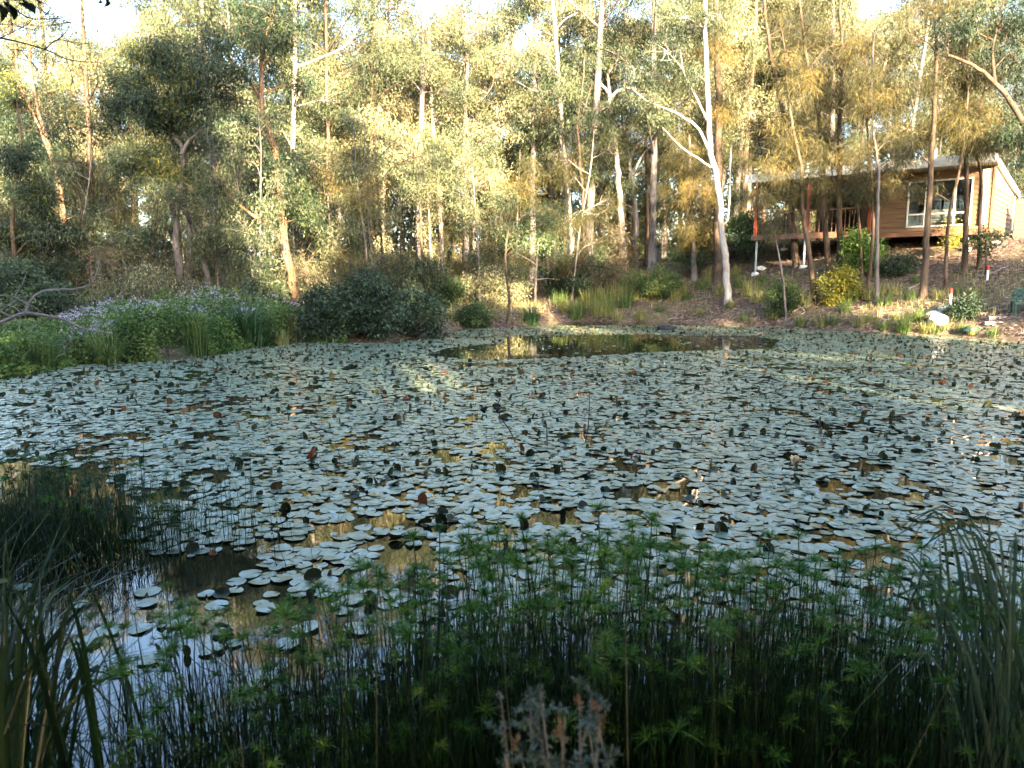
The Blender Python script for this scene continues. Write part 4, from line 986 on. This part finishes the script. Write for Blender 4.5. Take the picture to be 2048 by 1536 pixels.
        for sg in segs:
            n = 46; t = rng.random(n) * (len(sg) - 1); P = np.stack([np.interp(t, np.arange(len(sg)), sg[:, i_]) for i_ in range(3)], 1)
            leaves(lf, P, rng.normal(0, 1, (n, 3)) + unit(sg[-1] - sg[0]) * .5, rng.uniform(.008, .018, n), rng.uniform(.003, .006, n), rng.random(n), rng)
        if rng.random() < .42:
            tp = MB(); n = 26; leaves(tp, np.repeat(e[None], n, 0) + rng.normal(0, .004, (n, 3)) - unit(e) * rng.uniform(0, .02, n)[:, None], unit(e) + rng.normal(0, .45, (n, 3)), rng.uniform(.008, .022, n), .004, rng.random(n), rng)
            tp.build('flower_tip', M['orangetip'], root)
    st.build('stem', M['twig'], root); lf.build('foliage', M['blueleaf'], root)
    # three thin twigs emerging from the pads
    for lab, pts in (('thin curved twig leaning left out of the lily pads', [(1040, 885), (1020, 862), (1002, 835), (996, 815), (1000, 793)]),
                     ('short upright twig standing among the lily pads', [(1094, 886), (1094, 868), (1093, 850), (1091, 840)]),
                     ('tall upright twig at the right of three rising from the lily pads', [(1168, 884), (1175, 862), (1178, 830), (1179, 800), (1180, 785)])):
        b = on_z(*pts[0]); P = [at(u, v, b[1]) for u, v in pts]; P[0][2] = -.1
        C = smooth_path(P, 4); mb = MB(); mb.tube(C - b, np.linspace(.008, .003, len(C)), 5)
        for q in range(5):
            j = C[rng.integers(3, len(C))] - b; mb.tube([j, j + rng.normal(0, .05, 3) + [0, 0, .04]], [.003, .0015], 3)
        lv = len(mb.q)
        n = 10; P2 = C[rng.integers(len(C) // 2, len(C), n)] - b
        leaves(mb, P2, rng.normal(0, 1, (n, 3)), .06, .014, np.full(n, .3), rng)
        tag(mb.build('water_twig', M['darktwig'], loc=b), lab, 'twig')
    # dead branch from the left, over the left bank
    def branch(nm, lab, Y, paths, mt, seed, twigs=8):
        r = np.random.default_rng(seed); mb = MB(); b = at(*paths[0][0][0], Y)
        for pts, w_ in paths:
            C = smooth_path([at(u, v, Y + .04 * i) for i, (u, v) in enumerate(pts)], 5) - b
            mb.tube(C, np.linspace(w_ / F * Y / 2, w_ / F * Y / 6, len(C)), 5)
            for q in range(twigs):
                j = C[r.integers(2, len(C))]; e = j + r.normal(0, .03, 3) * Y * .5; mm = (j + e) / 2 + r.normal(0, .01, 3) * Y * .3
                mb.tube([j, mm, e], np.array([1, .7, .4]) * .9 / F * Y, 3)
        return tag(mb.build(nm, M[mt], loc=b), lab, 'branch')
    branch('dead_branch', 'bare grey dead branch reaching in from the left above the bank', 9, [([(-60, 670), (0, 646), (50, 627), (100, 633), (130, 640), (170, 658), (225, 667)], 10), ([(50, 627), (57, 605), (75, 588), (100, 580), (150, 578), (180, 568), (195, 540), (198, 520)], 6), ([(148, 652), (142, 680), (130, 695), (128, 710)], 3), ([(-50, 600), (0, 607), (40, 618), (52, 628)], 3), ([(-50, 590), (20, 592), (48, 605)], 3), ([(0, 622), (35, 640), (55, 655), (90, 640)], 3)], 'twig', 71, 4)
    branch('bare_branch', 'thin dark leafless branch crossing the sky at the upper left', 4.5, [([(-60, 60), (0, 76), (30, 82), (90, 99), (130, 117), (160, 123), (205, 125)], 4), ([(90, 98), (115, 80), (150, 85), (185, 88)], 2.5), ([(0, 76), (30, 62), (55, 50)], 2), ([(115, 80), (135, 60), (142, 35)], 2), ([(20, 10), (55, 35), (90, 38), (125, 35), (160, 18)], 3), ([(132, 117), (140, 140), (148, 165)], 2), ([(15, 42), (45, 55), (70, 62), (70, 80)], 1.8), ([(75, 0), (100, 15), (90, 35)], 1.5), ([(12, 90), (30, 110), (40, 130)], 1.8)], 'darktwig', 72, 3)
    def leafspray(lab, Y, items, twig, seed):
        r = np.random.default_rng(seed); b = at(*twig[0], Y)
        root = thing('leafy_branch', lab, 'branch', b)
        mb = MB(); C = smooth_path([at(u, v, Y) for u, v in twig], 4) - b; mb.tube(C, .003, 5); mb.build('twig', M['darktwig'], root)
        for (u0, v0, u1, v1, wpx) in items:
            a = at(u0, v0, Y + r.normal(0, .03)) - b; e = at(u1, v1, Y + r.normal(0, .03)) - b
            t = np.linspace(0, 1, 7); s = unit(np.cross(e - a, np.array([0, 1, 0.2]) + r.normal(0, .25, 3)))
            wv = np.array([.05, .6, .95, 1, .85, .5, .03]) * wpx / F * Y / 2
            Cc = a + (e - a) * t[:, None] + np.outer(np.sin(t * PI) * .012, s); dn = np.cross(unit(e - a), s)
            V = np.stack([Cc - s * wv[:, None], Cc + dn * (wv * .3)[:, None], Cc + s * wv[:, None]], 1).reshape(-1, 3); i = np.arange(6)[:, None] * 3
            Q = np.concatenate([np.stack([i, i + 1, i + 4, i + 3], -1).reshape(-1, 4), np.stack([i + 1, i + 2, i + 5, i + 4], -1).reshape(-1, 4)])
            mk('leaf', V, Q, None, M['darkleaf'], root, np.full(len(V), .4), smooth=True)
    leafspray('dark overhanging leaves on a twig in the top left corner', 2.2, [(5, 0, 28, 42, 16), (35, 5, 70, 28, 17), (-5, 5, 2, 45, 15), (62, -5, 76, 10, 8), (40, -2, 50, 20, 9), (15, -10, 5, 25, 14)], [(-60, -50), (-10, -15), (30, 0), (60, -6)], 73)
    leafspray('small dark leaf spray hanging at the top edge left of the dark crown', 2.2, [(212, -6, 206, 15, 11), (196, -8, 192, 4, 7), (208, -4, 216, 8, 7)], [(240, -60), (222, -25), (208, -4)], 74)
fore()

# ------------------------------------------------------------------ objects on the right bank
def tyre():
    p = on_z(1332, 660); Rr, rr = .235, .085
    mb = MB(); nu, nv = 40, 14
    for i in range(nu):
        for j in range(nv): pass
    a = np.arange(nu) * 2 * PI / nu; b = np.arange(nv) * 2 * PI / nv
    A, B = np.meshgrid(a, b, indexing='ij')
    tread = 1 + .05 * ((np.arange(nu) % 2)[:, None] * (np.cos(B) > .5))
    cx = np.sign(np.cos(B)) * np.abs(np.cos(B)) ** .6; cz = np.sign(np.sin(B)) * np.abs(np.sin(B)) ** .7
    V = np.stack([(Rr + rr * cx * tread) * np.cos(A), (Rr + rr * cx * tread) * np.sin(A), .09 * cz + .06], -1).reshape(-1, 3)
    i = np.arange(nu)[:, None]; j = np.arange(nv)[None]
    Q = np.stack([i * nv + j, (i + 1) % nu * nv + j, (i + 1) % nu * nv + (j + 1) % nv, i * nv + (j + 1) % nv], -1).reshape(-1, 4)
    mb.add(V, Q)
    o = mb.build('floating_tyre', solid('tyre_rubber', (.012, .014, .018), .6, .4), loc=p); o.rotation_euler = (.04, .02, 0)
    tag(o, 'black tyre floating in the open water near the far bank', 'tyre')
tyre()

def stake(lab, u, v, hv):
    p = ground_px(u, v); h = hv / F * p[1]
    t = thing('marker_stake', lab, 'stake', p)
    r = .04
    MB().tube([(0, 0, -.1), (0, 0, h * .68)], r, 10).build('post', solid('white_paint', (.75, .75, .72), noise=.08), t)
    MB().tube([(0, 0, h * .68 + .001), (0, 0, h * .96), (0, 0, h)], [r * 1.04, r * 1.04, r * .7], 10).build('cap', solid('red_paint', (.55, .04, .02), noise=.1), t)
stake('white stake with a red top beside the white rocks', 1900, 614, 34)
stake('white stake with a red top higher on the slope beside the thin sapling', 1974, 562, 29)

def rock(lab, u, v, wu, hv, seed, dz=0, Y=None):
    rng = np.random.default_rng(seed); p = ground_px(u, v) if Y is None else at(u, v, Y)
    import bmesh
    bm = bmesh.new(); bmesh.ops.create_icosphere(bm, subdivisions=3, radius=1)
    pl = unit(rng.normal(size=(9, 3))); of = rng.uniform(.62, .92, 9)
    for vv in bm.verts:
        c = np.array(vv.co)
        for q, o_ in zip(pl, of):
            e = c @ q
            if e > o_: c = c - q * (e - o_)
        c = c * (1 + .04 * math.sin(7 * c[0] + seed) * math.sin(6 * c[1]))
        vv.co = Vector(c * [wu / F * p[1] / 2 * 1.15, wu / F * p[1] / 2 * .8, hv / F * p[1] / 2 * 1.25])
    me = bpy.data.meshes.new('white_rock'); bm.to_mesh(me); bm.free()
    o = bpy.data.objects.new('white_rock', me); COL.objects.link(o); me.materials.append(M_rock)
    o.location = p + [0, 0, hv / F * p[1] * .35 + dz]; o.rotation_euler = (0, 0, rng.random() * 3)
    tag(o, lab, 'rock')
M_rock = solid('white_stone', (.62, .58, .52), .85, .2, .22, 5, bump=.6)
rock('largest white rock at the bottom of the pile by the water', 1873, 653, 40, 24, 1)
rock('flat white rock on the left in the upper row of the pile', 1868, 633, 34, 12, 2)
rock('angular white rock at the top right of the pile below the stake', 1889, 628, 32, 18, 3)
rock('pale footing stone lying on the slope near the cabin corner', 1990, 489, 20, 6, 4)
rock('pale boulder below the left end of the deck', 1522, 541, 20, 9, 5)

def logs():
    bm_ = bark_mat('weathered_log', (.16, .12, .11), (.33, .27, .25), (.22, .17, .16))
    for i, (lab, pts, wd) in enumerate((('upper weathered log lying along the right bank under the bench', [(1937, 634), (1990, 634), (2048, 634), (2110, 635)], 11), ('middle weathered log with a split end on the right bank', [(1975, 643), (2010, 644), (2048, 646), (2110, 648)], 11), ('short lower log half buried beside the green tub', [(1968, 651), (1990, 652), (2012, 653)], 9))):
        b = ground_px(*pts[0]); r = wd / F * b[1] / 2
        P = []
        for (u, v) in pts:
            q = at(u, v, b[1] - .1 * (u - pts[0][0]) / 60); q[2] = b[2] + r * .75; P.append(q)
        mb = MB(); C = smooth_path(P, 4); mb.tube(C - b, r * (1 + .08 * np.sin(np.arange(len(C)) * 1.9 + i)), 10)
        tag(mb.build('log', bm_, loc=b, smooth=True), lab, 'log')
logs()

def tub():
    p = ground_px(1946, 664); w_ = 40 / F * p[1] / 2
    mb = MB(); n = 20; th = np.arange(n) * 2 * PI / n
    prof = [(1.0, 0), (1.03, .03), (1.0, .06), (.97, .2), (.93, .24), (.95, .28), (.88, .42), (.78, .5), (.5, .53), (.02, .54)]
    V = np.array([(w_ * r * math.cos(t), w_ * .62 * r * math.sin(t), w_ * .95 * z) for r, z in prof for t in th]); k = len(prof)
    i = np.arange(k - 1)[:, None] * n; j = np.arange(n)[None]
    Q = np.stack([i + j, i + (j + 1) % n, i + n + (j + 1) % n, i + n + j], -1).reshape(-1, 4)
    mb.add(V, Q); o = mb.build('upturned_tub', solid('green_plastic', (.012, .05, .042), .35, .5, .15), loc=p + [0, 0, -.02], smooth=True); o.rotation_euler = (.05, .06, .2)
    tag(o, 'dark green upturned tub on the grassy water edge below the logs', 'tub')
tub()

def bench():
    p = ground_px(2028, 634); p2 = p.copy()
    t = thing('garden_bench', 'dark green cast iron garden bench at the right edge of the bank', 'bench', p2, math.radians(-18))
    m = solid('green_iron', (.012, .075, .06), .4, .5, .15, metallic=.2)
    s = MB()
    for k in range(5): s.box(0, 1.25, .02 + k * .085, .085 + k * .085, .40, .425)
    s.box(.0, 1.25, -.01, .012, .36, .43)
    s.build('seat', m, t)
    b = MB(); n = 18; xs = np.linspace(.0, 1.25, n); top = .60 + .27 * np.sin(np.linspace(.25, PI - .25, n)) ** .6
    b.tube([(x, .47, z) for x, z in zip(xs, top)], .022, 6); b.tube([(0, .46, .52), (1.25, .46, .52)], .02, 6)
    for k in range(9):
        x = .1 + k * .13; z = np.interp(x, xs, top); cz = (.52 + z) / 2; hr = (z - .52) / 2
        th = np.linspace(0, 2 * PI, 13); b.tube([(x + .062 * math.cos(a), .465, cz + hr * .95 * math.sin(a)) for a in th], .014, 5)
        b.tube([(x + .03 * math.cos(a), .465, cz + hr * .45 * math.sin(a)) for a in th], .013, 5)
    b.build('backrest', m, t)
    for x in (.03, 1.22):
        for y0, f in ((.03, -.06), (.44, .06)):
            l = MB(); l.tube([(x, y0, .40), (x, y0 + f * .2, .25), (x, y0 + f * .5, .12), (x, y0 + f, -.04)], [.03, .022, .018, .028], 6); l.build('leg', m, t)
        a = MB(); a.tube([(x, .47, .62), (x, .25, .64), (x, .04, .60), (x, -.01, .52), (x, .03, .42)], .018, 6); a.build('armrest', m, t)
bench()

# ------------------------------------------------------------------ cabin
def cabin():
    A = at(1498, 470, 34.5)[:2]; B = at(1972, 470, 28.5)[:2]
    L = float(np.linalg.norm(B - A)); dr = (B - A) / L; rz = math.atan2(dr[1], dr[0])
    fz = 3.76; rf = 6.36
    g = gz(*A)
    t = thing('weatherboard_cabin', 'raised timber cabin with deck and white edged roof on the right slope', 'cabin', (A[0], A[1], g), rz)
    fl = fz - g; rh = rf - g
    wb = solid('weatherboard', (.17, .105, .056), .7, .3, .15, 3, (.4, 6, 6), bump=.2)
    white = solid('white_trim', (.72, .69, .62), .5, .4, .06)
    brown = solid('deck_timber', (.17, .085, .05), .6, .3, .3, 4, (.6, 6, 6))
    red = solid('red_post', (.26, .055, .025), .5, .4, .2)
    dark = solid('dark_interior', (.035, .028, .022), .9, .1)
    soff = solid('soffit', (.55, .46, .36), .8, .2, .06)
    steel = solid('steel_post', (.42, .44, .46), .5, .5, .1)
    sx = L * .545; y0 = 1.0; y1 = 6.0; xe = L - .05
    def zr(y): return rh - .13 * y
    def boards(x0, x1, z0, z1, axis, at_, face):
        """lapped boards facing outward: axis x (front) or y (end)"""
        mb = MB(); h = .19; n = int(math.ceil((z1 - z0) / h))
        for k in range(n):
            a = z0 + k * h; b = min(a + h - .002, z1)
            if axis == 'x':
                V = [(x0, at_ - .035, a), (x1, at_ - .035, a), (x1, at_ - .008, b), (x0, at_ - .008, b), (x0, at_ + .06, a), (x1, at_ + .06, a), (x1, at_ + .06, b), (x0, at_ + .06, b)]
            else:
                V = [(at_ + .035, x0, a), (at_ + .035, x1, a), (at_ + .008, x1, b), (at_ + .008, x0, b), (at_ - .06, x0, a), (at_ - .06, x1, a), (at_ - .06, x1, b), (at_ - .06, x0, b)]
            mb.add(V, [(0, 1, 2, 3), (5, 4, 7, 6), (3, 2, 6, 7), (0, 4, 5, 1), (0, 3, 7, 4), (1, 5, 6, 2)])
        return mb
    wz0, wz1 = fl + .10, fl + 1.92
    # window span
    def xs_at(u):
        best = min(np.linspace(0, L, 800), key=lambda s: abs(1024 + F * (A[0] + dr[0] * s - dr[1] * y0 * 1) / (A[1] + dr[1] * s + dr[0] * y0) - u))
        return best
    wx0, wx1 = xs_at(1797), xs_at(1923)
    w1 = MB()
    for q in (boards(sx, wx0, fl - .05, zr(y0) - .22, 'x', y0, 1), boards(wx1, xe - .06, fl - .05, zr(y0) - .22, 'x', y0, 1), boards(wx0, wx1, fl - .05, wz0, 'x', y0, 1), boards(wx0, wx1, wz1, zr(y0) - .22, 'x', y0, 1)):
        w1.add(np.concatenate(q.v), np.concatenate(q.q))
    w1.build('front_wall', wb, t)
    e = boards(y0, y1, fl - .05, zr(y1) - .25, 'y', xe, 1)
    e.build('end_wall', wb, t)
    MB().add([(xe - .05, y0, zr(y1) - .25), (xe - .05, y1, zr(y1) - .25), (xe - .05, y1, zr(y1) - .2), (xe - .05, y0, zr(y0) - .2), (xe + .02, y0, zr(y1) - .25), (xe + .02, y1, zr(y1) - .25), (xe + .02, y1, zr(y1) - .2), (xe + .02, y0, zr(y0) - .2)], [(4, 5, 6, 7), (1, 0, 3, 2), (3, 7, 6, 2)]).build('gable_panel', soff, t)
    MB().box(xe - .02, xe + .055, y0 - .05, y0 + .03, fl - .05, zr(y0) - .22).build('corner_trim', wb, t)
    iw = MB().box(sx, sx + .1, y0 + .07, 3.9, fl, zr(2) - .3); iw.build('verandah_side_wall', wb, t)
    MB().box(1.6, sx, 3.9, 4.0, fl, zr(4) - .25).build('verandah_back_wall', wb, t)
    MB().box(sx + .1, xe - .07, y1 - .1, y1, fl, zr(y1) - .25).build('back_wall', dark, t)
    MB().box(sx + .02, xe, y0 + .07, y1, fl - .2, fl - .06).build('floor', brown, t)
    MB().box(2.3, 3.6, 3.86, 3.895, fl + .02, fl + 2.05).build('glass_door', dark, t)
    # window
    fr = MB(); gl = solid('window_glass', (.02, .02, .02), .03, .5)
    m, nt_, n, p = nmat('clear_glass'); tr = n.new('ShaderNodeBsdfTransparent'); gs = n.new('ShaderNodeBsdfGlossy'); gs.inputs['Roughness'].default_value = .02
    mx = n.new('ShaderNodeMixShader'); mx.inputs[0].default_value = .05; tr.inputs[0].default_value = (.75, .78, .78, 1)
    nt_.links.new(tr.outputs[0], mx.inputs[1]); nt_.links.new(gs.outputs[0], mx.inputs[2]); nt_.links.new(mx.outputs[0], n['Material Output'].inputs[0]); glass = m
    ww = wx1 - wx0; tz = wz0 + .28 * (wz1 - wz0); yy0, yy1 = y0 - .055, y0 + .03
    v1, v2 = wx0 + .29 * ww, wx0 + .74 * ww; fw = .055
    fr.box(wx0, wx0 + fw, yy0, yy1, wz0, wz1); fr.box(wx1 - fw, wx1, yy0, yy1, wz0, wz1)
    for a, b in ((wx0 + fw, v1 - fw / 2), (v1 + fw / 2, v2 - fw / 2), (v2 + fw / 2, wx1 - fw)):
        fr.box(a, b, yy0, yy1, wz0, wz0 + fw); fr.box(a, b, yy0, yy1, wz1 - fw, wz1); fr.box(a, b, yy0, yy1, tz - fw / 2, tz + fw / 2)
    fr.box(v1 - fw / 2, v1 + fw / 2, yy0, yy1, wz0, wz1); fr.box(v2 - fw / 2, v2 + fw / 2, yy0, yy1, wz0, wz1)
    wf = fr.build('window', white, t)
    for a, b in ((wx0 + fw, v1 - fw / 2), (v1 + fw / 2, v2 - fw / 2), (v2 + fw / 2, wx1 - fw)):
        for c, d in ((wz0 + fw, tz - fw / 2), (tz + fw / 2, wz1 - fw)):
            MB().box(a, b, y0 - .012, y0 - .004, c, d).build('pane', glass, wf)
    # white panel right of the window and the rear downpipe
    dp = xs_at(1946)
    MB().box(dp - .1, dp + .13, y0 - .10, y0 - .04, fl + .1, zr(y0) - .3).build('white_panel', white, t)
    MB().tube([(xe + .09, y1 - .3, zr(y1) - .3), (xe + .09, y1 - .3, fl + .1)], .045, 8).build('downpipe', white, t)
    # roof
    r = MB(); x0, x1 = -.25, L + .06; ya, yb = 0.03, 6.7
    r.add([(x0, ya, zr(ya) - .16), (x1, ya, zr(ya) - .16), (x1, yb, zr(yb) - .16), (x0, yb, zr(yb) - .16), (x0, ya, zr(ya)), (x1, ya, zr(ya)), (x1, yb, zr(yb)), (x0, yb, zr(yb))],
          [(0, 3, 2, 1), (4, 5, 6, 7), (0, 1, 5, 4), (1, 2, 6, 5), (2, 3, 7, 6), (3, 0, 4, 7)])
    ro = r.build('roof', soff, t)
    f = MB(); f.box(x0 - .03, x1 + .03, ya - .05, ya - .002, zr(0) - .30, zr(0) + .06); f.build('fascia', white, ro)
    f = MB(); f.add([(x1 + .003, ya, zr(ya) - .2), (x1 + .003, yb, zr(yb) - .2), (x1 + .003, yb, zr(yb) + .03), (x1 + .003, ya, zr(ya) + .03), (x1 + .05, ya, zr(ya) - .2), (x1 + .05, yb, zr(yb) - .2), (x1 + .05, yb, zr(yb) + .03), (x1 + .05, ya, zr(ya) + .03)],
                    [(4, 5, 6, 7), (1, 0, 3, 2), (3, 7, 6, 2), (0, 1, 5, 4), (0, 4, 7, 3), (1, 2, 6, 5)]); f.build('barge_board', white, ro)
    # deck
    d = MB()
    for k in range(27): d.box(.1, sx, .12 + k * .14, .12 + k * .14 + .13, fl - .03, fl)
    d.build('deck', brown, t)
    MB().box(.08, sx + .1, .06, .115, fl - .24, fl - .002).build('deck_fascia', brown, t)
    MB().box(sx + .1, xe, y0 - .02, y0 + .06, fl - .26, fl - .055).build('bearer', brown, t)
    for x in (.2, sx * .5, sx):
        MB().box(x - .06, x + .06, .16, .28, fl + .002, zr(.2) - .2).build('verandah_post', red, t)
    ra = MB(); ra.box(.27, sx * .5 - .07, .19, .25, fl + .92, fl + .98); ra.box(sx * .5 + .07, sx - .07, .19, .25, fl + .92, fl + .98)
    for k in range(26):
        x = .35 + k * (sx - .6) / 25
        if abs(x - sx * .5) > .1: ra.box(x - .008, x + .008, .21, .23, fl + .002, fl + .92)
    ra.build('railing', brown, t)
    import mathutils
    for x, y in ((.25, .3), (sx * .48, .3), (sx + .02, .3), (xe - .75, y0 + .2), (xe - .3, 3.2), (.25, 3.6), (sx * .5, 3.6)):
        q = A + dr * x + np.array([-dr[1], dr[0]]) * y; gl_ = gz(*q) - g
        s = MB().tube([(x, y, gl_ - .15), (x, y, fl - .25)], .045, 8).build('support_post', steel, t)
        MB().tube([(x, y, gl_ - .1), (x, y, gl_ + .08)], [.2, .15], 10).build('footing', white, s)
    # dark sheet added for the shade under the floor
    MB().box(1.4, xe - .4, 4.6, 4.66, -.3, fl - .22).build('underfloor_shade', dark, t)
    lamp = MB(); n = 8
    th = np.linspace(0, PI, 6); ph = np.arange(10) * 2 * PI / 10
    V = np.array([(.12 + .07 * math.sin(a) * math.cos(b), .5 + .07 * math.sin(a) * math.sin(b), zr(.5) - .24 + .07 * math.cos(a)) for a in th for b in ph])
    i = np.arange(5)[:, None] * 10; j = np.arange(10)[None]
    lamp.add(V, np.stack([i + j, i + (j + 1) % 10, i + 10 + (j + 1) % 10, i + 10 + j], -1).reshape(-1, 4)); lamp.build('eave_lamp', white, t)
    def wp(x, y, z):
        q = A + dr * x + np.array([-dr[1], dr[0]]) * y; return np.array([q[0], q[1], g + z])
    # things standing in and on it
    sf = thing('sofa', 'cream woolly sofa seen through the cabin window', 'sofa', wp(wx0 + .5 * ww, y0 + .75, fl - .055), rz)
    cream = solid('cream_wool', (.62, .54, .40), .95, .1, .2, 30, bump=.6)
    import bmesh
    def soft(nm, x0, x1, y0_, y1_, z0, z1, par, mt):
        bm = bmesh.new(); bmesh.ops.create_cube(bm, size=1)
        for v in bm.verts: v.co = Vector(((x0 + x1) / 2 + v.co.x * (x1 - x0), (y0_ + y1_) / 2 + v.co.y * (y1_ - y0_), (z0 + z1) / 2 + v.co.z * (z1 - z0)))
        bmesh.ops.bevel(bm, geom=bm.edges[:], offset=.08, segments=3, affect='EDGES')
        me = bpy.data.meshes.new(nm); bm.to_mesh(me); bm.free(); o = bpy.data.objects.new(nm, me); COL.objects.link(o); o.parent = par; me.materials.append(mt); return o
    soft('backrest', -.75, .75, -.45, -.2, .35, .85, sf, cream); soft('seat', -.75, .75, -.19, .5, .2, .48, sf, cream)
    for x in (-.68, .68):
        for y in (-.35, .4): MB().tube([(x, y, 0), (x, y, .25)], .03, 6).build('leg', brown, sf)
    for i, (lab, x, y, ry) in enumerate((('dark outdoor chair at the left end of the deck', 1.2, 1.6, .4), ('dark outdoor chair in the middle of the deck', 3.0, 1.5, -.5))):
        c = thing('outdoor_chair', lab, 'chair', wp(x, y, fl), rz + ry + PI, 'dark chairs on the deck')
        MB().box(-.25, .25, -.25, .25, .42, .46).build('seat', dark, c)
        bb = MB()
        for k in range(5): bb.box(-.22 + k * .1, -.17 + k * .1, .22, .25, .47, .9)
        bb.box(-.25, .25, .215, .255, .9, .97); bb.build('backrest', dark, c)
        for sx_ in (-.22, .22):
            for sy in (-.22, .22): MB().tube([(sx_, sy, 0), (sx_, sy, .42)], .02, 6).build('leg', dark, c)
    # timber screen right of the cabin
    q = at(2026, 475, 31.5); zt = at(2026, 403, 31.5)[2]; zb = gz(q[0], q[1])
    s = thing('timber_screen', 'brown horizontal slat timber screen at the right edge beside the cabin', 'fence', (q[0], q[1], zb), math.radians(-32))
    mb = MB(); hh = zt - zb; n = int(hh / .17)
    for k in range(n): mb.box(0, 2.6, 0, .03, .05 + k * .17, .05 + k * .17 + .155)
    mb.build('slat_panel', wb, s)
    for x in (.05, 1.3, 2.55): MB().box(x - .05, x + .05, .032, .12, -.2, hh + .03).build('post', brown, s)
cabin()

def fallen():
    rng = np.random.default_rng(91)
    labs = ['grey fallen branch lying on the litter left of the white gum', 'thin fallen stick by the foot of the casuarina nearest the yellow bush', 'fallen branch on the brown slope in the far centre', 'forked dead branch at the water edge beside the tyre', 'bleached stick on the slope below the cabin window', 'fallen limb on the litter near the higher stake', 'short dead stick by the right water edge tussock', 'dead branch lying behind the golden grass']
    for lab, (u, v, l) in zip(labs, [(1400, 600, .9), (1600, 622, .7), (1000, 600, 1.2), (1352, 640, .8), (1830, 575, .8), (1990, 545, 1.0), (1770, 650, .6), (1220, 600, 1.1)]):
        b = ground_px(u, v); a = rng.uniform(-.6, .6); P = []
        for i in range(5):
            q = b[:2] + np.array([math.cos(a), math.sin(a)]) * l * (i / 4 - .5) + rng.normal(0, .03, 2); P.append([q[0], q[1], gz(*q) + .03 + .05 * rng.random()])
        mb = MB(); C = smooth_path(P, 4); mb.tube(C - b, np.linspace(.03, .012, len(C)), 6)
        for k in range(3):
            j = C[rng.integers(4, len(C))] - b; mb.tube([j, j + rng.normal(0, .12, 3) + [0, 0, .12], j + rng.normal(0, .2, 3) + [0, 0, .2]], [.012, .008, .004], 4)
        tag(mb.build('fallen_branch', M['twig'], loc=b), lab, 'branch')
fallen()
